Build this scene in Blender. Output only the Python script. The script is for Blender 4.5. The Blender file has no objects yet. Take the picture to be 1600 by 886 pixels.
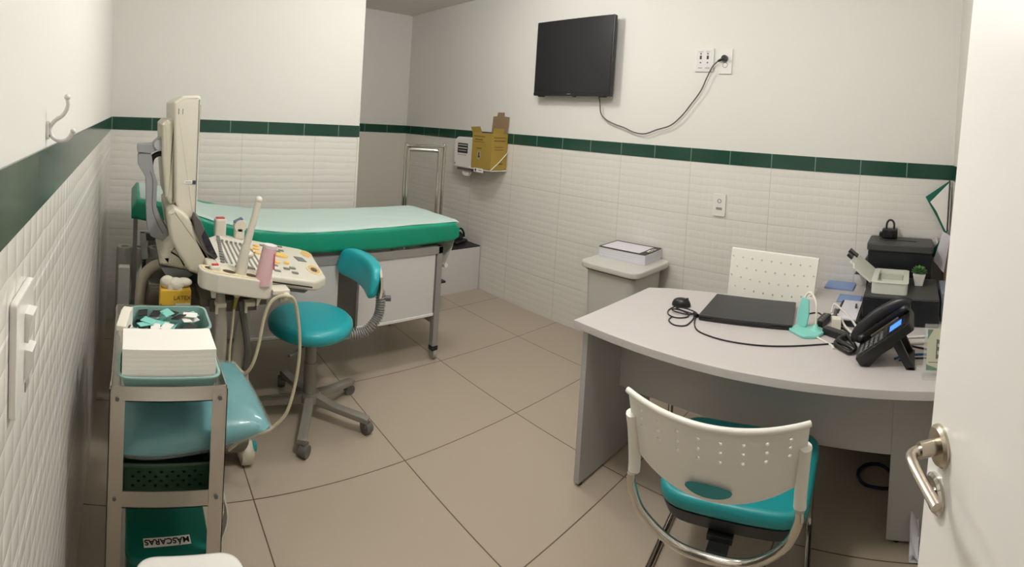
import bpy, bmesh, math, random
from mathutils import Matrix, Vector
random.seed(7)
K = 1.15                      # metres per drawing unit
C = bpy.context.scene.collection
SC = bpy.context.scene
PI = math.pi

# ------------------------------------------------------------------ camera
cd = bpy.data.cameras.new('camera'); cam = bpy.data.objects.new('camera', cd); C.objects.link(cam); SC.camera = cam
cd.type = 'PANO'; cd.panorama_type = 'CENTRAL_CYLINDRICAL'
F = 780.8043; CY = 213.5011
cd.central_cylindrical_range_u_min = -800/F; cd.central_cylindrical_range_u_max = 800/F
cd.central_cylindrical_range_v_min = -(886-CY)/F; cd.central_cylindrical_range_v_max = CY/F
cd.clip_start = 0.02
_R = Matrix.Rotation(-0.7631, 3, 'Z') @ Matrix.Rotation(-0.0214, 3, 'X') @ Matrix.Rotation(-0.0626, 3, 'Y')
_M = _R @ Matrix(((1, 0, 0), (0, 0, -1), (0, 1, 0)))
cam.matrix_world = Matrix.Translation(Vector((0.1206, 0.5311, 1.329))*K) @ _M.to_4x4()

# ------------------------------------------------------------------ light and exposure
w = bpy.data.worlds.new('world'); w.use_nodes = True; SC.world = w
w.node_tree.nodes['Background'].inputs[0].default_value = (0.95, 0.97, 1, 1)
w.node_tree.nodes['Background'].inputs[1].default_value = 0.35
SC.view_settings.view_transform = 'Standard'; SC.view_settings.look = 'None'
SC.view_settings.exposure = 0.0; SC.view_settings.gamma = 1.0; SC.view_settings.use_curve_mapping = False
LIGHTS = [('POINT', 'ceiling_lamp_light', (1.70, 2.60, 2.20), 0.08, 19.0, (1.0, 0.992, 0.985)),
          ('POINT', 'entry_lamp_light', (1.02, 1.38, 2.20), 0.10, 38.5, (1.0, 0.992, 0.985))]
for k, n, p, s, e, c in LIGHTS:
    l = bpy.data.lights.new(n, k); l.energy = e*K*K*.97; l.color = c
    if k == 'AREA': l.shape = 'DISK'; l.size = s*K
    else: l.shadow_soft_size = s*K
    o = bpy.data.objects.new(n, l); o.location = Vector(p)*K; C.objects.link(o)

# ------------------------------------------------------------------ helpers
def lin(c):
    return tuple(((x/255)/12.92 if x/255 <= .04045 else ((x/255+.055)/1.055)**2.4) for x in c[:3]) + (1,)
class NT:
    """small expression builder for shader nodes"""
    def __init__(s, nt): s.nt = nt
    def n(s, t, **kw):
        nd = s.nt.nodes.new(t)
        for k, v in kw.items(): setattr(nd, k, v)
        return nd
    def m(s, op, a, b=None, c=None):
        nd = s.n('ShaderNodeMath', operation=op)
        for i, v in enumerate((a, b, c)):
            if v is None: continue
            if isinstance(v, (int, float)): nd.inputs[i].default_value = v
            else: s.nt.links.new(v, nd.inputs[i])
        return nd.outputs[0]
    def mix(s, f, a, b):
        nd = s.n('ShaderNodeMix', data_type='RGBA')
        for i, v in ((0, f), (6, a), (7, b)):
            if isinstance(v, (int, float, tuple)): nd.inputs[i].default_value = v
            else: s.nt.links.new(v, nd.inputs[i])
        return nd.outputs[2]
    def xyz(s):
        g = s.n('ShaderNodeTexCoord'); q = s.n('ShaderNodeSeparateXYZ'); s.nt.links.new(g.outputs['Object'], q.inputs[0])
        return q.outputs, g.outputs['Object']
    def line(s, u, period, off, half):           # 1 on a joint line
        a = s.m('SUBTRACT', u, off*K); a = s.m('DIVIDE', a, period*K); a = s.m('FRACT', a)
        a = s.m('SUBTRACT', a, .5); a = s.m('ABSOLUTE', a); return s.m('GREATER_THAN', a, .5-half/period)
MATS = {}
def mat(name, col, rough=.5, metal=0, coat=0, alpha=1, trans=0, emit=None, noise=0, nscale=8, bump=0, bscale=40, spec=None, ior=None):
    if name in MATS: return MATS[name]
    m = bpy.data.materials.new(name); m.use_nodes = True; nt = m.node_tree; b = nt.nodes['Principled BSDF']; N = NT(nt)
    c = lin(col); b.inputs['Base Color'].default_value = c; b.inputs['Roughness'].default_value = rough
    b.inputs['Metallic'].default_value = metal; b.inputs['Coat Weight'].default_value = coat
    b.inputs['Alpha'].default_value = alpha; b.inputs['Transmission Weight'].default_value = trans
    if spec is not None: b.inputs['Specular IOR Level'].default_value = spec
    if ior: b.inputs['IOR'].default_value = ior
    if emit: b.inputs['Emission Color'].default_value = lin(emit[0]); b.inputs['Emission Strength'].default_value = emit[1]
    if noise or bump:
        _, co = N.xyz()
    if noise:
        t = N.n('ShaderNodeTexNoise'); t.inputs['Scale'].default_value = nscale; nt.links.new(co, t.inputs['Vector'])
        f = N.m('MULTIPLY', t.outputs[0], noise)
        d = tuple(x*.55 for x in c[:3])+(1,)
        nt.links.new(N.mix(f, c, d), b.inputs['Base Color'])
    if bump:
        t = N.n('ShaderNodeTexNoise'); t.inputs['Scale'].default_value = bscale; nt.links.new(co, t.inputs['Vector'])
        bp = N.n('ShaderNodeBump'); bp.inputs['Strength'].default_value = bump; bp.inputs['Distance'].default_value = .004
        nt.links.new(t.outputs[0], bp.inputs['Height']); nt.links.new(bp.outputs[0], b.inputs['Normal'])
    MATS[name] = m; return m
ZB, ZT, GW, RH = 1.191, 1.269, .2442, .3085
def wall_tile(name, ax, off, strength=.5, vert=.25, jc=(194, 188, 179), jw=.0013, zo=ZB, jd=.8):
    m = bpy.data.materials.new(name); m.use_nodes = True; nt = m.node_tree; b = nt.nodes['Principled BSDF']; N = NT(nt)
    q, co = N.xyz(); u = q[ax]; z = q[2]
    ju = N.line(u, 2*GW, off, jw); jz = N.line(z, RH, zo, jw); j = N.m('MAXIMUM', ju, jz)
    t = N.n('ShaderNodeTexNoise'); t.inputs['Scale'].default_value = 3; nt.links.new(co, t.inputs['Vector'])
    base = N.mix(N.m('MULTIPLY', t.outputs[0], .25), lin((230, 226, 218)), lin((218, 213, 204)))
    col = N.mix(N.m('MULTIPLY', j, .9), base, lin(jc)); nt.links.new(col, b.inputs['Base Color'])
    b.inputs['Roughness'].default_value = .2
    # quilted relief: wavy cells pressed into the glaze
    tw = N.n('ShaderNodeTexNoise'); tw.inputs['Scale'].default_value = 9; nt.links.new(co, tw.inputs['Vector'])
    wob = N.m('MULTIPLY', N.m('SUBTRACT', tw.outputs[0], .5), .016)
    a = N.m('ABSOLUTE', N.m('SINE', N.m('MULTIPLY', N.m('ADD', u, wob), PI/(.0407*K))))
    c = N.m('ABSOLUTE', N.m('SINE', N.m('MULTIPLY', N.m('ADD', N.m('SUBTRACT', z, ZB*K), wob), PI/(RH/7*K))))
    h = N.m('MULTIPLY', N.m('POWER', a, vert), N.m('POWER', c, .6))
    h = N.m('SUBTRACT', h, N.m('MULTIPLY', j, jd))
    bp = N.n('ShaderNodeBump'); bp.inputs['Strength'].default_value = strength; bp.inputs['Distance'].default_value = .003
    nt.links.new(h, bp.inputs['Height']); nt.links.new(bp.outputs[0], b.inputs['Normal'])
    return m
def green_tile(name, ax, off, jc=(120, 150, 134), jw=.0022):
    m = bpy.data.materials.new(name); m.use_nodes = True; nt = m.node_tree; b = nt.nodes['Principled BSDF']; N = NT(nt)
    q, co = N.xyz(); j = N.line(q[ax], GW, off, jw)
    t = N.n('ShaderNodeTexNoise'); t.inputs['Scale'].default_value = 4; nt.links.new(co, t.inputs['Vector'])
    base = N.mix(t.outputs[0], lin((30, 66, 52)), lin((40, 78, 63)))
    nt.links.new(N.mix(j, base, lin(jc)), b.inputs['Base Color'])
    b.inputs['Roughness'].default_value = .16
    bp = N.n('ShaderNodeBump'); bp.inputs['Strength'].default_value = .5; bp.inputs['Distance'].default_value = .002; bp.invert = True
    nt.links.new(j, bp.inputs['Height']); nt.links.new(bp.outputs[0], b.inputs['Normal'])
    return m
def floor_mat():
    m = bpy.data.materials.new('floor_porcelain'); m.use_nodes = True; nt = m.node_tree; b = nt.nodes['Principled BSDF']; N = NT(nt)
    q, co = N.xyz(); j = N.m('MAXIMUM', N.line(q[0], .6, 2.3768, .0022), N.line(q[1], .6, 3.3205, .0022))
    t = N.n('ShaderNodeTexNoise'); t.inputs['Scale'].default_value = 1.4; t.inputs['Detail'].default_value = 1; nt.links.new(co, t.inputs['Vector'])
    base = N.mix(t.outputs[0], lin((184, 170, 152)), lin((176, 162, 143)))
    nt.links.new(N.mix(j, base, lin((98, 80, 60))), b.inputs['Base Color'])
    b.inputs['Roughness'].default_value = .28
    bp = N.n('ShaderNodeBump'); bp.inputs['Strength'].default_value = .4; bp.inputs['Distance'].default_value = .001; bp.invert = True
    nt.links.new(j, bp.inputs['Height']); nt.links.new(bp.outputs[0], b.inputs['Normal'])
    return m

def rpoly(pts, r, n=5):
    """round the corners of a 2-D polygon; r may be a list"""
    out = []; L = len(pts)
    for i, p in enumerate(pts):
        rr = r[i] if isinstance(r, (list, tuple)) else r
        p = Vector(p); a = Vector(pts[i-1])-p; b = Vector(pts[(i+1) % L])-p
        if rr <= 0: out.append(tuple(p)); continue
        an = a.angle(b); d = min(rr/math.tan(an/2), a.length*.48, b.length*.48)
        p0 = p+a.normalized()*d; p1 = p+b.normalized()*d
        for k in range(n+1):
            t = k/n; out.append(tuple((1-t)**2*p0+2*t*(1-t)*p+t*t*p1))
    return out
def smooth_path(pts, sub=6):
    P = [Vector(p) for p in pts]; out = []
    for i in range(len(P)-1):
        p0 = P[i-1] if i else P[0]*2-P[1]; p1 = P[i]; p2 = P[i+1]; p3 = P[i+2] if i+2 < len(P) else P[-1]*2-P[-2]
        for k in range(sub):
            t = k/sub
            out.append(.5*((2*p1)+(p2-p0)*t+(2*p0-5*p1+4*p2-p3)*t*t+(3*p1-p0-3*p2+p3)*t**3))
    out.append(P[-1]); return out
class G:
    """collects shapes of one mesh"""
    def __init__(s, M=None): s.bm = bmesh.new(); s.M = M
    def _merge(s, b, M=None):
        if M is not None: b.transform(M)
        if s.M is not None: b.transform(s.M)
        me = bpy.data.meshes.new('t'); b.to_mesh(me); b.free(); s.bm.from_mesh(me); bpy.data.meshes.remove(me); return s
    def box(s, x0, x1, y0, y1, z0, z1, b=0, seg=2, M=None):
        t = bmesh.new(); bmesh.ops.create_cube(t, size=1)
        for v in t.verts: v.co = Vector((x0+(v.co.x+.5)*(x1-x0), y0+(v.co.y+.5)*(y1-y0), z0+(v.co.z+.5)*(z1-z0)))
        if b: bmesh.ops.bevel(t, geom=t.edges[:], offset=b, segments=seg, profile=.6, affect='EDGES')
        return s._merge(t, M)
    def cyl(s, p0, p1, r0, r1=None, n=24, M=None, b=0):
        p0 = Vector(p0); p1 = Vector(p1); r1 = r0 if r1 is None else r1
        t = bmesh.new(); bmesh.ops.create_cone(t, cap_ends=True, segments=n, radius1=r0, radius2=r1, depth=(p1-p0).length)
        if b:
            e = [e for e in t.edges if abs(e.verts[0].co.z-e.verts[1].co.z) < 1e-6]
            bmesh.ops.bevel(t, geom=e, offset=b, segments=2, profile=.6, affect='EDGES')
        q = (p1-p0).to_track_quat('Z', 'Y').to_matrix().to_4x4()
        t.transform(Matrix.Translation((p0+p1)/2) @ q); return s._merge(t, M)
    def tube(s, pts, r, n=10, smooth=True, sub=6, M=None, flat=1, radii=None, closed=False):
        P = smooth_path(pts, sub) if smooth and len(pts) > 2 else [Vector(p) for p in pts]
        t = bmesh.new(); rings = []; up = None
        for i, p in enumerate(P):
            d = (P[min(i+1, len(P)-1)]-P[max(i-1, 0)])
            if d.length < 1e-9: d = Vector((0, 0, 1))
            d.normalize()
            if up is None: up = Vector((0, 0, 1)) if abs(d.z) < .9 else Vector((1, 0, 0))
            side = d.cross(up).normalized(); up = side.cross(d).normalized()
            rr = r if radii is None else radii[0]+(radii[1]-radii[0])*i/(len(P)-1)
            rings.append([t.verts.new(p+side*math.cos(a)*rr+up*math.sin(a)*rr*flat) for a in (2*PI*k/n for k in range(n))])
        for a, b in zip(rings, rings[1:]):
            for k in range(n): t.faces.new((a[k], a[(k+1) % n], b[(k+1) % n], b[k]))
        t.faces.new(rings[0][::-1]); t.faces.new(rings[-1])
        bmesh.ops.recalc_face_normals(t, faces=t.faces[:]); return s._merge(t, M)
    def prism(s, poly, z0, z1, b=0, M=None, seg=2, top=None):
        """polygon in XY pushed from z0 to z1; M places it"""
        t = bmesh.new(); a = [t.verts.new((x, y, z0)) for x, y in poly]; c = [t.verts.new((x, y, z1)) for x, y in (top or poly)]
        t.faces.new(a[::-1]); t.faces.new(c); n = len(a)
        for i in range(n): t.faces.new((a[i], a[(i+1) % n], c[(i+1) % n], c[i]))
        bmesh.ops.recalc_face_normals(t, faces=t.faces[:])
        if b:
            e = [e for e in t.edges if abs(e.verts[0].co.z-e.verts[1].co.z) < 1e-7]
            bmesh.ops.bevel(t, geom=e, offset=b, segments=seg, profile=.6, affect='EDGES')
        return s._merge(t, M)
    def lathe(s, prof, c=(0, 0, 0), n=28, M=None):
        t = bmesh.new(); rings = []
        for r, z in prof:
            if r < 1e-6: rings.append([t.verts.new((c[0], c[1], c[2]+z))])
            else: rings.append([t.verts.new((c[0]+r*math.cos(2*PI*k/n), c[1]+r*math.sin(2*PI*k/n), c[2]+z)) for k in range(n)])
        for a, b in zip(rings, rings[1:]):
            for k in range(n):
                k2 = (k+1) % n
                f = [a[k % len(a)], a[k2 % len(a)], b[k2 % len(b)], b[k % len(b)]]
                f = list(dict.fromkeys(f))
                if len(f) > 2: t.faces.new(f)
        bmesh.ops.recalc_face_normals(t, faces=t.faces[:]); return s._merge(t, M)
    def ball(s, c, rx, ry=None, rz=None, n=18, M=None):
        t = bmesh.new(); bmesh.ops.create_uvsphere(t, u_segments=n, v_segments=max(8, n//2+2), radius=1)
        t.transform(Matrix.Translation(c) @ Matrix.Diagonal((rx, ry or rx, rz or rx, 1))); return s._merge(t, M)
    def surf(s, fn, nu, nv, th=0, M=None, wrapu=False):
        """surface fn(u,v), closed with thickness th along its normal"""
        t = bmesh.new()
        P = [[Vector(fn(i/nu, j/nv)) for j in range(nv+1)] for i in range(nu+1)]
        def nrm(i, j):
            a = P[min(i+1, nu)][j]-P[max(i-1, 0)][j]; b = P[i][min(j+1, nv)]-P[i][max(j-1, 0)]
            c = a.cross(b); return c.normalized() if c.length > 1e-12 else Vector((0, 0, 1))
        A = [[t.verts.new(P[i][j]) for j in range(nv+1)] for i in range(nu+1)]
        for i in range(nu):
            for j in range(nv): t.faces.new((A[i][j], A[i+1][j], A[i+1][j+1], A[i][j+1]))
        if th:
            B = [[t.verts.new(P[i][j]-nrm(i, j)*th) for j in range(nv+1)] for i in range(nu+1)]
            for i in range(nu):
                for j in range(nv): t.faces.new((B[i][j+1], B[i+1][j+1], B[i+1][j], B[i][j]))
            for i in range(nu):
                t.faces.new((A[i+1][0], A[i][0], B[i][0], B[i+1][0])); t.faces.new((A[i][nv], A[i+1][nv], B[i+1][nv], B[i][nv]))
            for j in range(nv):
                t.faces.new((A[0][j], A[0][j+1], B[0][j+1], B[0][j])); t.faces.new((A[nu][j+1], A[nu][j], B[nu][j], B[nu][j+1]))
            bmesh.ops.recalc_face_normals(t, faces=t.faces[:])
        return s._merge(t, M)
    def perf(s, fn, nu, nv, hole, th, M=None):
        """perforated sheet: cell (i,j) has a hole of relative radius hole(i,j)"""
        t = bmesh.new(); cache = {}
        def V(u, v, side):
            k = (round(u, 5), round(v, 5), side)
            if k not in cache:
                e = 1e-3; p = Vector(fn(u, v))
                if side:
                    du = Vector(fn(min(u+e, 1), v))-Vector(fn(max(u-e, 0), v)); dv = Vector(fn(u, min(v+e, 1)))-Vector(fn(u, max(v-e, 0)))
                    p = p+du.cross(dv).normalized()*th
                cache[k] = t.verts.new(p)
            return cache[k]
        off = [(-1, -1), (0, -1), (1, -1), (1, 0), (1, 1), (0, 1), (-1, 1), (-1, 0)]
        for i in range(nu):
            for j in range(nv):
                cu, cv = (i+.5)/nu, (j+.5)/nv; hu, hv = .5/nu, .5/nv; r = hole(i, j)
                O = [(cu+a*hu, cv+b*hv) for a, b in off]
                I = [(cu+r*hu*math.cos(math.atan2(b, a)), cv+r*hv*math.sin(math.atan2(b, a))) for a, b in off] if r else None
                for k in range(8):
                    k2 = (k+1) % 8
                    for sd in (0, 1):
                        f = [V(*O[k], sd), V(*O[k2], sd)] + ([V(*I[k2], sd), V(*I[k], sd)] if r else [V(cu, cv, sd)])
                        t.faces.new(f if not sd else f[::-1])
                    if r: t.faces.new((V(*I[k], 0), V(*I[k2], 0), V(*I[k2], 1), V(*I[k], 1)))
                for cond, a, b in ((j == 0, 0, 1), (j == 0, 1, 2), (i == nu-1, 2, 3), (i == nu-1, 3, 4), (j == nv-1, 4, 5), (j == nv-1, 5, 6), (i == 0, 6, 7), (i == 0, 7, 0)):
                    if cond: t.faces.new((V(*O[a], 0), V(*O[b], 0), V(*O[b], 1), V(*O[a], 1)))
        bmesh.ops.recalc_face_normals(t, faces=t.faces[:]); return s._merge(t, M)
    def text(s, txt, size, M, ext=.0004, bold=0):
        cu = bpy.data.curves.new('t', 'FONT'); cu.body = txt; cu.size = size; cu.extrude = ext; cu.offset = bold
        cu.align_x = 'CENTER'; cu.align_y = 'CENTER'
        o = bpy.data.objects.new('t', cu); C.objects.link(o)
        me = bpy.data.meshes.new_from_object(o.evaluated_get(bpy.context.evaluated_depsgraph_get()))
        t = bmesh.new(); t.from_mesh(me); bpy.data.objects.remove(o); bpy.data.curves.remove(cu); bpy.data.meshes.remove(me)
        return s._merge(t, M)

WM = {}                        # drawing-space matrix of each empty
def tag(o, label, cat, group=None, kind=None):
    if label: o['label'] = label
    if cat: o['category'] = cat
    if group: o['group'] = group
    if kind: o['kind'] = kind
    return o
def thing(name, label, cat, loc=(0, 0, 0), rz=0, group=None):
    o = bpy.data.objects.new(name, None); C.objects.link(o); o.empty_display_size = .05
    o.location = Vector(loc)*K; o.rotation_euler = (0, 0, rz)
    WM[o] = Matrix.Translation(loc) @ Matrix.Rotation(rz, 4, 'Z')
    return tag(o, label, cat, group)
def part(name, g, m, parent=None, local=False, sharp=40, label=None, org=None, kind=None):
    """one mesh object; shapes are in room coordinates unless local (then in the thing's own)"""
    bm = g.bm; root = parent
    while root is not None and root not in WM: root = root.parent
    if not local and root is not None: bm.transform(WM[root].inverted())
    o0 = Vector(org) if org else Vector((0, 0, 0))
    if parent is None and org: bm.transform(Matrix.Translation(-o0))
    bm.transform(Matrix.Scale(K, 4))
    me = bpy.data.meshes.new(name)
    for f in bm.faces: f.smooth = True
    bm.to_mesh(me); bm.free()
    me.set_sharp_from_angle(angle=math.radians(sharp))
    ms = m if isinstance(m, (list, tuple)) else [m]
    for x in ms: me.materials.append(x)
    o = bpy.data.objects.new(name, me); C.objects.link(o)
    wn_ = o.modifiers.new('weighted_normals', 'WEIGHTED_NORMAL'); wn_.keep_sharp = True; wn_.weight = 80
    if parent is not None: o.parent = parent
    elif org: o.location = o0*K
    if label: o['label'] = label
    if kind: o['kind'] = kind
    return o
def solo(name, g, m, label, cat, org, group=None, sharp=40, kind=None):
    o = part(name, g, m, None, org=org, sharp=sharp); return tag(o, label, cat, group, kind)
def struct(name, g, m, parent=None, sharp=40):
    o = part(name, g, m, parent, sharp=sharp)
    if parent is None: o['kind'] = 'structure'
    return o
def copy_tree(o, parent=None):
    c = o.copy(); C.objects.link(c); c.parent = parent
    if o in WM: WM[c] = WM[o]
    for ch in list(o.children): copy_tree(ch, c)
    return c
def RX(a): return Matrix.Rotation(math.radians(a), 4, 'X')
def RY(a): return Matrix.Rotation(math.radians(a), 4, 'Y')
def RZ(a): return Matrix.Rotation(math.radians(a), 4, 'Z')
def T(*p): return Matrix.Translation(p)
# prism axes: XZ -> polygon given as (x,z) pushed along y ; YZ -> (y,z) pushed along x
XZ = Matrix(((1, 0, 0, 0), (0, 0, 1, 0), (0, 1, 0, 0), (0, 0, 0, 1)))
YZ = Matrix(((0, 0, 1, 0), (1, 0, 0, 0), (0, 1, 0, 0), (0, 0, 0, 1)))

def film_mat():
    m = bpy.data.materials.new('clear_film'); m.use_nodes = True; nt = m.node_tree; nt.nodes.remove(nt.nodes['Principled BSDF']); N = NT(nt)
    tr = N.n('ShaderNodeBsdfTransparent'); gl_ = N.n('ShaderNodeBsdfGlossy'); gl_.inputs['Roughness'].default_value = .12
    _, co = N.xyz(); t = N.n('ShaderNodeTexNoise'); t.inputs['Scale'].default_value = 13; t.inputs['Detail'].default_value = 5; nt.links.new(co, t.inputs['Vector'])
    bp = N.n('ShaderNodeBump'); bp.inputs['Strength'].default_value = 1; bp.inputs['Distance'].default_value = .02
    nt.links.new(t.outputs[0], bp.inputs['Height']); nt.links.new(bp.outputs[0], gl_.inputs['Normal'])
    f = N.n('ShaderNodeLayerWeight'); mx_ = N.n('ShaderNodeMixShader')
    nt.links.new(N.m('ADD', N.m('MULTIPLY', N.m('POWER', f.outputs['Facing'], 4), .12), .008), mx_.inputs[0]); nt.links.new(tr.outputs[0], mx_.inputs[1]); nt.links.new(gl_.outputs[0], mx_.inputs[2])
    nt.links.new(mx_.outputs[0], nt.nodes['Material Output'].inputs[0]); return m

# ------------------------------------------------------------------ materials
paint = mat('wall_paint', (228, 225, 218), .75, noise=.05, nscale=1.5, bump=.06, bscale=60)
paint_dark = mat('side_paint', (222, 218, 210), .75)
white_lam = mat('white_laminate', (214, 211, 208), .42)
gray_lam = mat('gray_laminate', (182, 179, 176), .45, noise=.06, nscale=3)
desk_lam = mat('desk_top_laminate', (204, 197, 194), .42, noise=.04, nscale=4)
steel = mat('stainless_steel', (206, 201, 193), .36, metal=1, noise=.2, nscale=6)
chrome = mat('chrome', (205, 200, 192), .12, metal=1)
satin = mat('satin_nickel', (190, 180, 165), .26, metal=1)
gray_metal = mat('gray_painted_metal', (150, 146, 142), .4)
gray_dark = mat('dark_gray_metal', (96, 94, 90), .45)
teal = mat('teal_vinyl', (38, 166, 174), .36, bump=.05, bscale=120)
teal_cush = mat('teal_cushion_vinyl', (28, 142, 146), .34)
teal_pillow = mat('teal_pillow_vinyl', (6, 134, 140), .38, bump=1.0, bscale=7)
green_cover = mat('green_mattress_cover', (14, 150, 118), .42, noise=.15, nscale=7, bump=.6, bscale=14)
sheet_m = mat('paper_bed_sheet', (186, 206, 198), .6, bump=.25, bscale=9)
white_pl = mat('white_plastic', (236, 231, 216), .35)
chair_pl = mat('ivory_chair_plastic', (240, 236, 226), .32)
white_gl = mat('white_gloss', (234, 231, 225), .2)
door_m = mat('door_lacquer', (250, 246, 241), .3, bump=.02, bscale=10)
frame_m = mat('door_frame_paint', (190, 178, 162), .5)
black = mat('black_plastic', (26, 26, 27), .35)
black_sat = mat('black_satin', (40, 40, 42), .5)
navy = mat('printer_body_black', (17, 20, 26), .4)
char = mat('charcoal_plastic', (66, 65, 64), .5, bump=.1, bscale=200)
beige = mat('machine_beige', (206, 200, 180), .45)
beige2 = mat('machine_beige_light', (216, 210, 194), .42)
cream = mat('machine_cream', (228, 214, 176), .45)
amber = mat('amber_button', (240, 196, 104), .4)
key_gray = mat('key_gray', (132, 132, 126), .5)
gray_pl = mat('arm_gray_plastic', (150, 151, 152), .42)
gray_ring = mat('gray_ring', (112, 115, 118), .4)
taupe = mat('cabinet_taupe', (94, 88, 78), .5)
stool_gray = mat('stool_gray', (140, 134, 124), .45)
mint = mat('mint_plastic', (138, 174, 166), .35)
mint_bright = mat('mint_bright_plastic', (136, 212, 200), .35)
paper = mat('paper_white', (240, 236, 228), .75)
lilac_paper = mat('cool_paper', (226, 224, 230), .7)
cardboard = mat('cardboard', (146, 122, 92), .85)
yellow_card = mat('yellow_carton', (170, 142, 62), .7, noise=.1, nscale=9)
ink = mat('print_ink', (60, 52, 36), .8)
dgreen = mat('dark_green_basket', (40, 74, 46), .4)
grn_box = mat('green_box_plastic', (14, 108, 92), .3)
blue_pl = mat('blue_folder', (138, 162, 208), .6)
leaf_m = mat('succulent_leaf', (62, 110, 52), .5, noise=.4, nscale=40)
clear = mat('clear_acrylic', (225, 232, 228), .06, alpha=.12)
film = mat('clear_film', (240, 245, 244), .12, alpha=.17, bump=1.0, bscale=16, spec=1.0)
drape_m = mat('plastic_sleeve', (196, 190, 176), .3, alpha=.5, bump=1, bscale=20)
screen_m = mat('tv_screen', (30, 29, 32), .35)
lcd = mat('phone_lcd', (60, 110, 235), .3, emit=((70, 130, 250), 1.3))
pink = mat('pink_gel', (232, 190, 196), .3, alpha=.92)
red = mat('red_mark', (200, 52, 60), .5)
cable_cream = mat('cable_cream', (205, 196, 166), .5)
cable_gray = mat('cable_gray', (92, 90, 86), .5)
cable_white = mat('cable_white', (226, 222, 214), .5)
cable_blue = mat('cable_blue', (40, 92, 150), .5)
rubber = mat('caster_rubber', (104, 100, 94), .5)
brown = mat('brown_board', (138, 108, 84), .7)
glass_dark = mat('dark_glass', (20, 28, 40), .1, coat=.5)

# ------------------------------------------------------------------ the room
XR, YF, YR, YN, XC, HC = 2.75, 3.5932, 4.808, .3265, 1.6263, 2.36
P0 = ZT                                        # painted above, tiled below
def wall(name, x0, x1, y0, y1, tile, z0=0, up=True):
    if up: struct(name, G().box(x0, x1, y0, y1, ZB, HC), paint)
tl = wall_tile('embossed_tile_left', 1, .0, .55, .45, (254, 254, 252), .003, .778, -.5); tf = wall_tile('embossed_tile_far', 0, .33, .5, .10); tr = wall_tile('embossed_tile_right', 1, YN, .36, .12)
gl = green_tile('green_tile_left', 1, 1.170, (14, 34, 27), .004); gf = green_tile('green_tile_far', 0, .25); gf2 = green_tile('green_tile_recess', 0, 2.28)
gr = green_tile('green_tile_right', 1, YN); gn = green_tile('green_tile_near', 0, XR)
struct('floor', G().box(-1.6, XR+.1, -.6, YR+.1, -.08, 0), floor_mat())
struct('ceiling', G().box(-1.6, XR+.1, -.6, YR+.1, HC, HC+.08), paint)
wl = thing('wall_left', None, None); wl['kind'] = 'structure'
part('painted_wall', G().box(-.12, 0, .955, YF+.1, ZB, HC), paint, wl)
part('tiled_wall', G().box(-.12, 0, .955, YF+.1, 0, ZB), tl, wl)
part('wall_over_doorway', G().box(-.12, 0, .05, .955, 1.98, HC), paint, wl)
wf = thing('wall_far', None, None); wf['kind'] = 'structure'
part('painted_wall', G().box(0, XC, YF, YR+.1, ZB, HC), paint, wf)
part('tiled_wall', G().box(0, XC, YF, YR+.1, 0, ZB), tf, wf)
wq = thing('wall_recess', None, None); wq['kind'] = 'structure'
part('painted_wall', G().box(XC, XR, YR, YR+.1, ZB, HC), paint, wq)
part('tiled_wall', G().box(XC, XR, YR, YR+.1, 0, ZB), mat('plain_recess_tile', (222, 217, 206), .3), wq)
wr = thing('wall_right', None, None); wr['kind'] = 'structure'
part('painted_wall', G().box(XR, XR+.1, YN, YR+.1, ZB, HC), paint, wr)
part('tiled_wall', G().box(XR, XR+.1, YN, YR+.1, 0, ZB), tr, wr)
wn = thing('wall_near', None, None); wn['kind'] = 'structure'
part('painted_wall', G().box(.95, XR+.1, YN-.12, YN, ZB, HC), paint_dark, wn)
part('tiled_wall', G().box(.95, XR+.1, YN-.12, YN, 0, ZB), wall_tile('embossed_tile_near', 0, XR), wn)
struct('wall_entry', G().box(.95, 1.07, -.1, YN-.12, 0, HC), paint)
struct('wall_behind_door', G().box(-.12, 1.07, -.2, -.08, 0, HC), paint)
struct('wall_corridor', G().box(-1.6, -1.5, -.6, 3.0, 0, HC), paint)
struct('wall_corridor_end', G().box(-1.5, -.12, 2.2, 2.3, 0, HC), paint)
struct('wall_corridor_back', G().box(-1.5, -.12, -.6, -.5, 0, HC), paint)
struct('wall_corridor_side', G().box(-.22, -.12, -.5, .05, 0, HC), paint)
# the green listel band, one strip per wall, standing 3 mm proud
struct('trim_1', G().box(0, .004, .955, YF, ZB, ZT, .0012), gl)
struct('trim_2', G().box(0, XC, YF-.004, YF, ZB, ZT, .0012), gf)
struct('trim_3', G().box(XC, XR, YR-.004, YR, ZB, ZT, .0012), gf2)
struct('trim_4', G().box(XR-.004, XR, YN, YR, ZB, ZT, .0012), gr)
struct('trim_5', G().box(.95, XR, YN, YN+.004, ZB, ZT, .0012), gn)
struct('trim_7', G().box(XC, XC+.004, YF, YR, ZB, ZT, .0012), green_tile('green_tile_side', 1, YF))
struct('trim_6', G().box(XC-.012, XC+.003, YF-.005, YF+.004, 0, ZB, .002), mat('corner_bead', (232, 228, 218), .4))
fr = struct('door_frame', G().box(-.13, .006, .89, .955, 0, 2.02, .003).box(-.13, .006, .0, .07, 0, 2.02, .003).box(-.13, .006, .0, .955, 1.96, 2.02, .003), frame_m)
fr.name = 'door_2'
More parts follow.
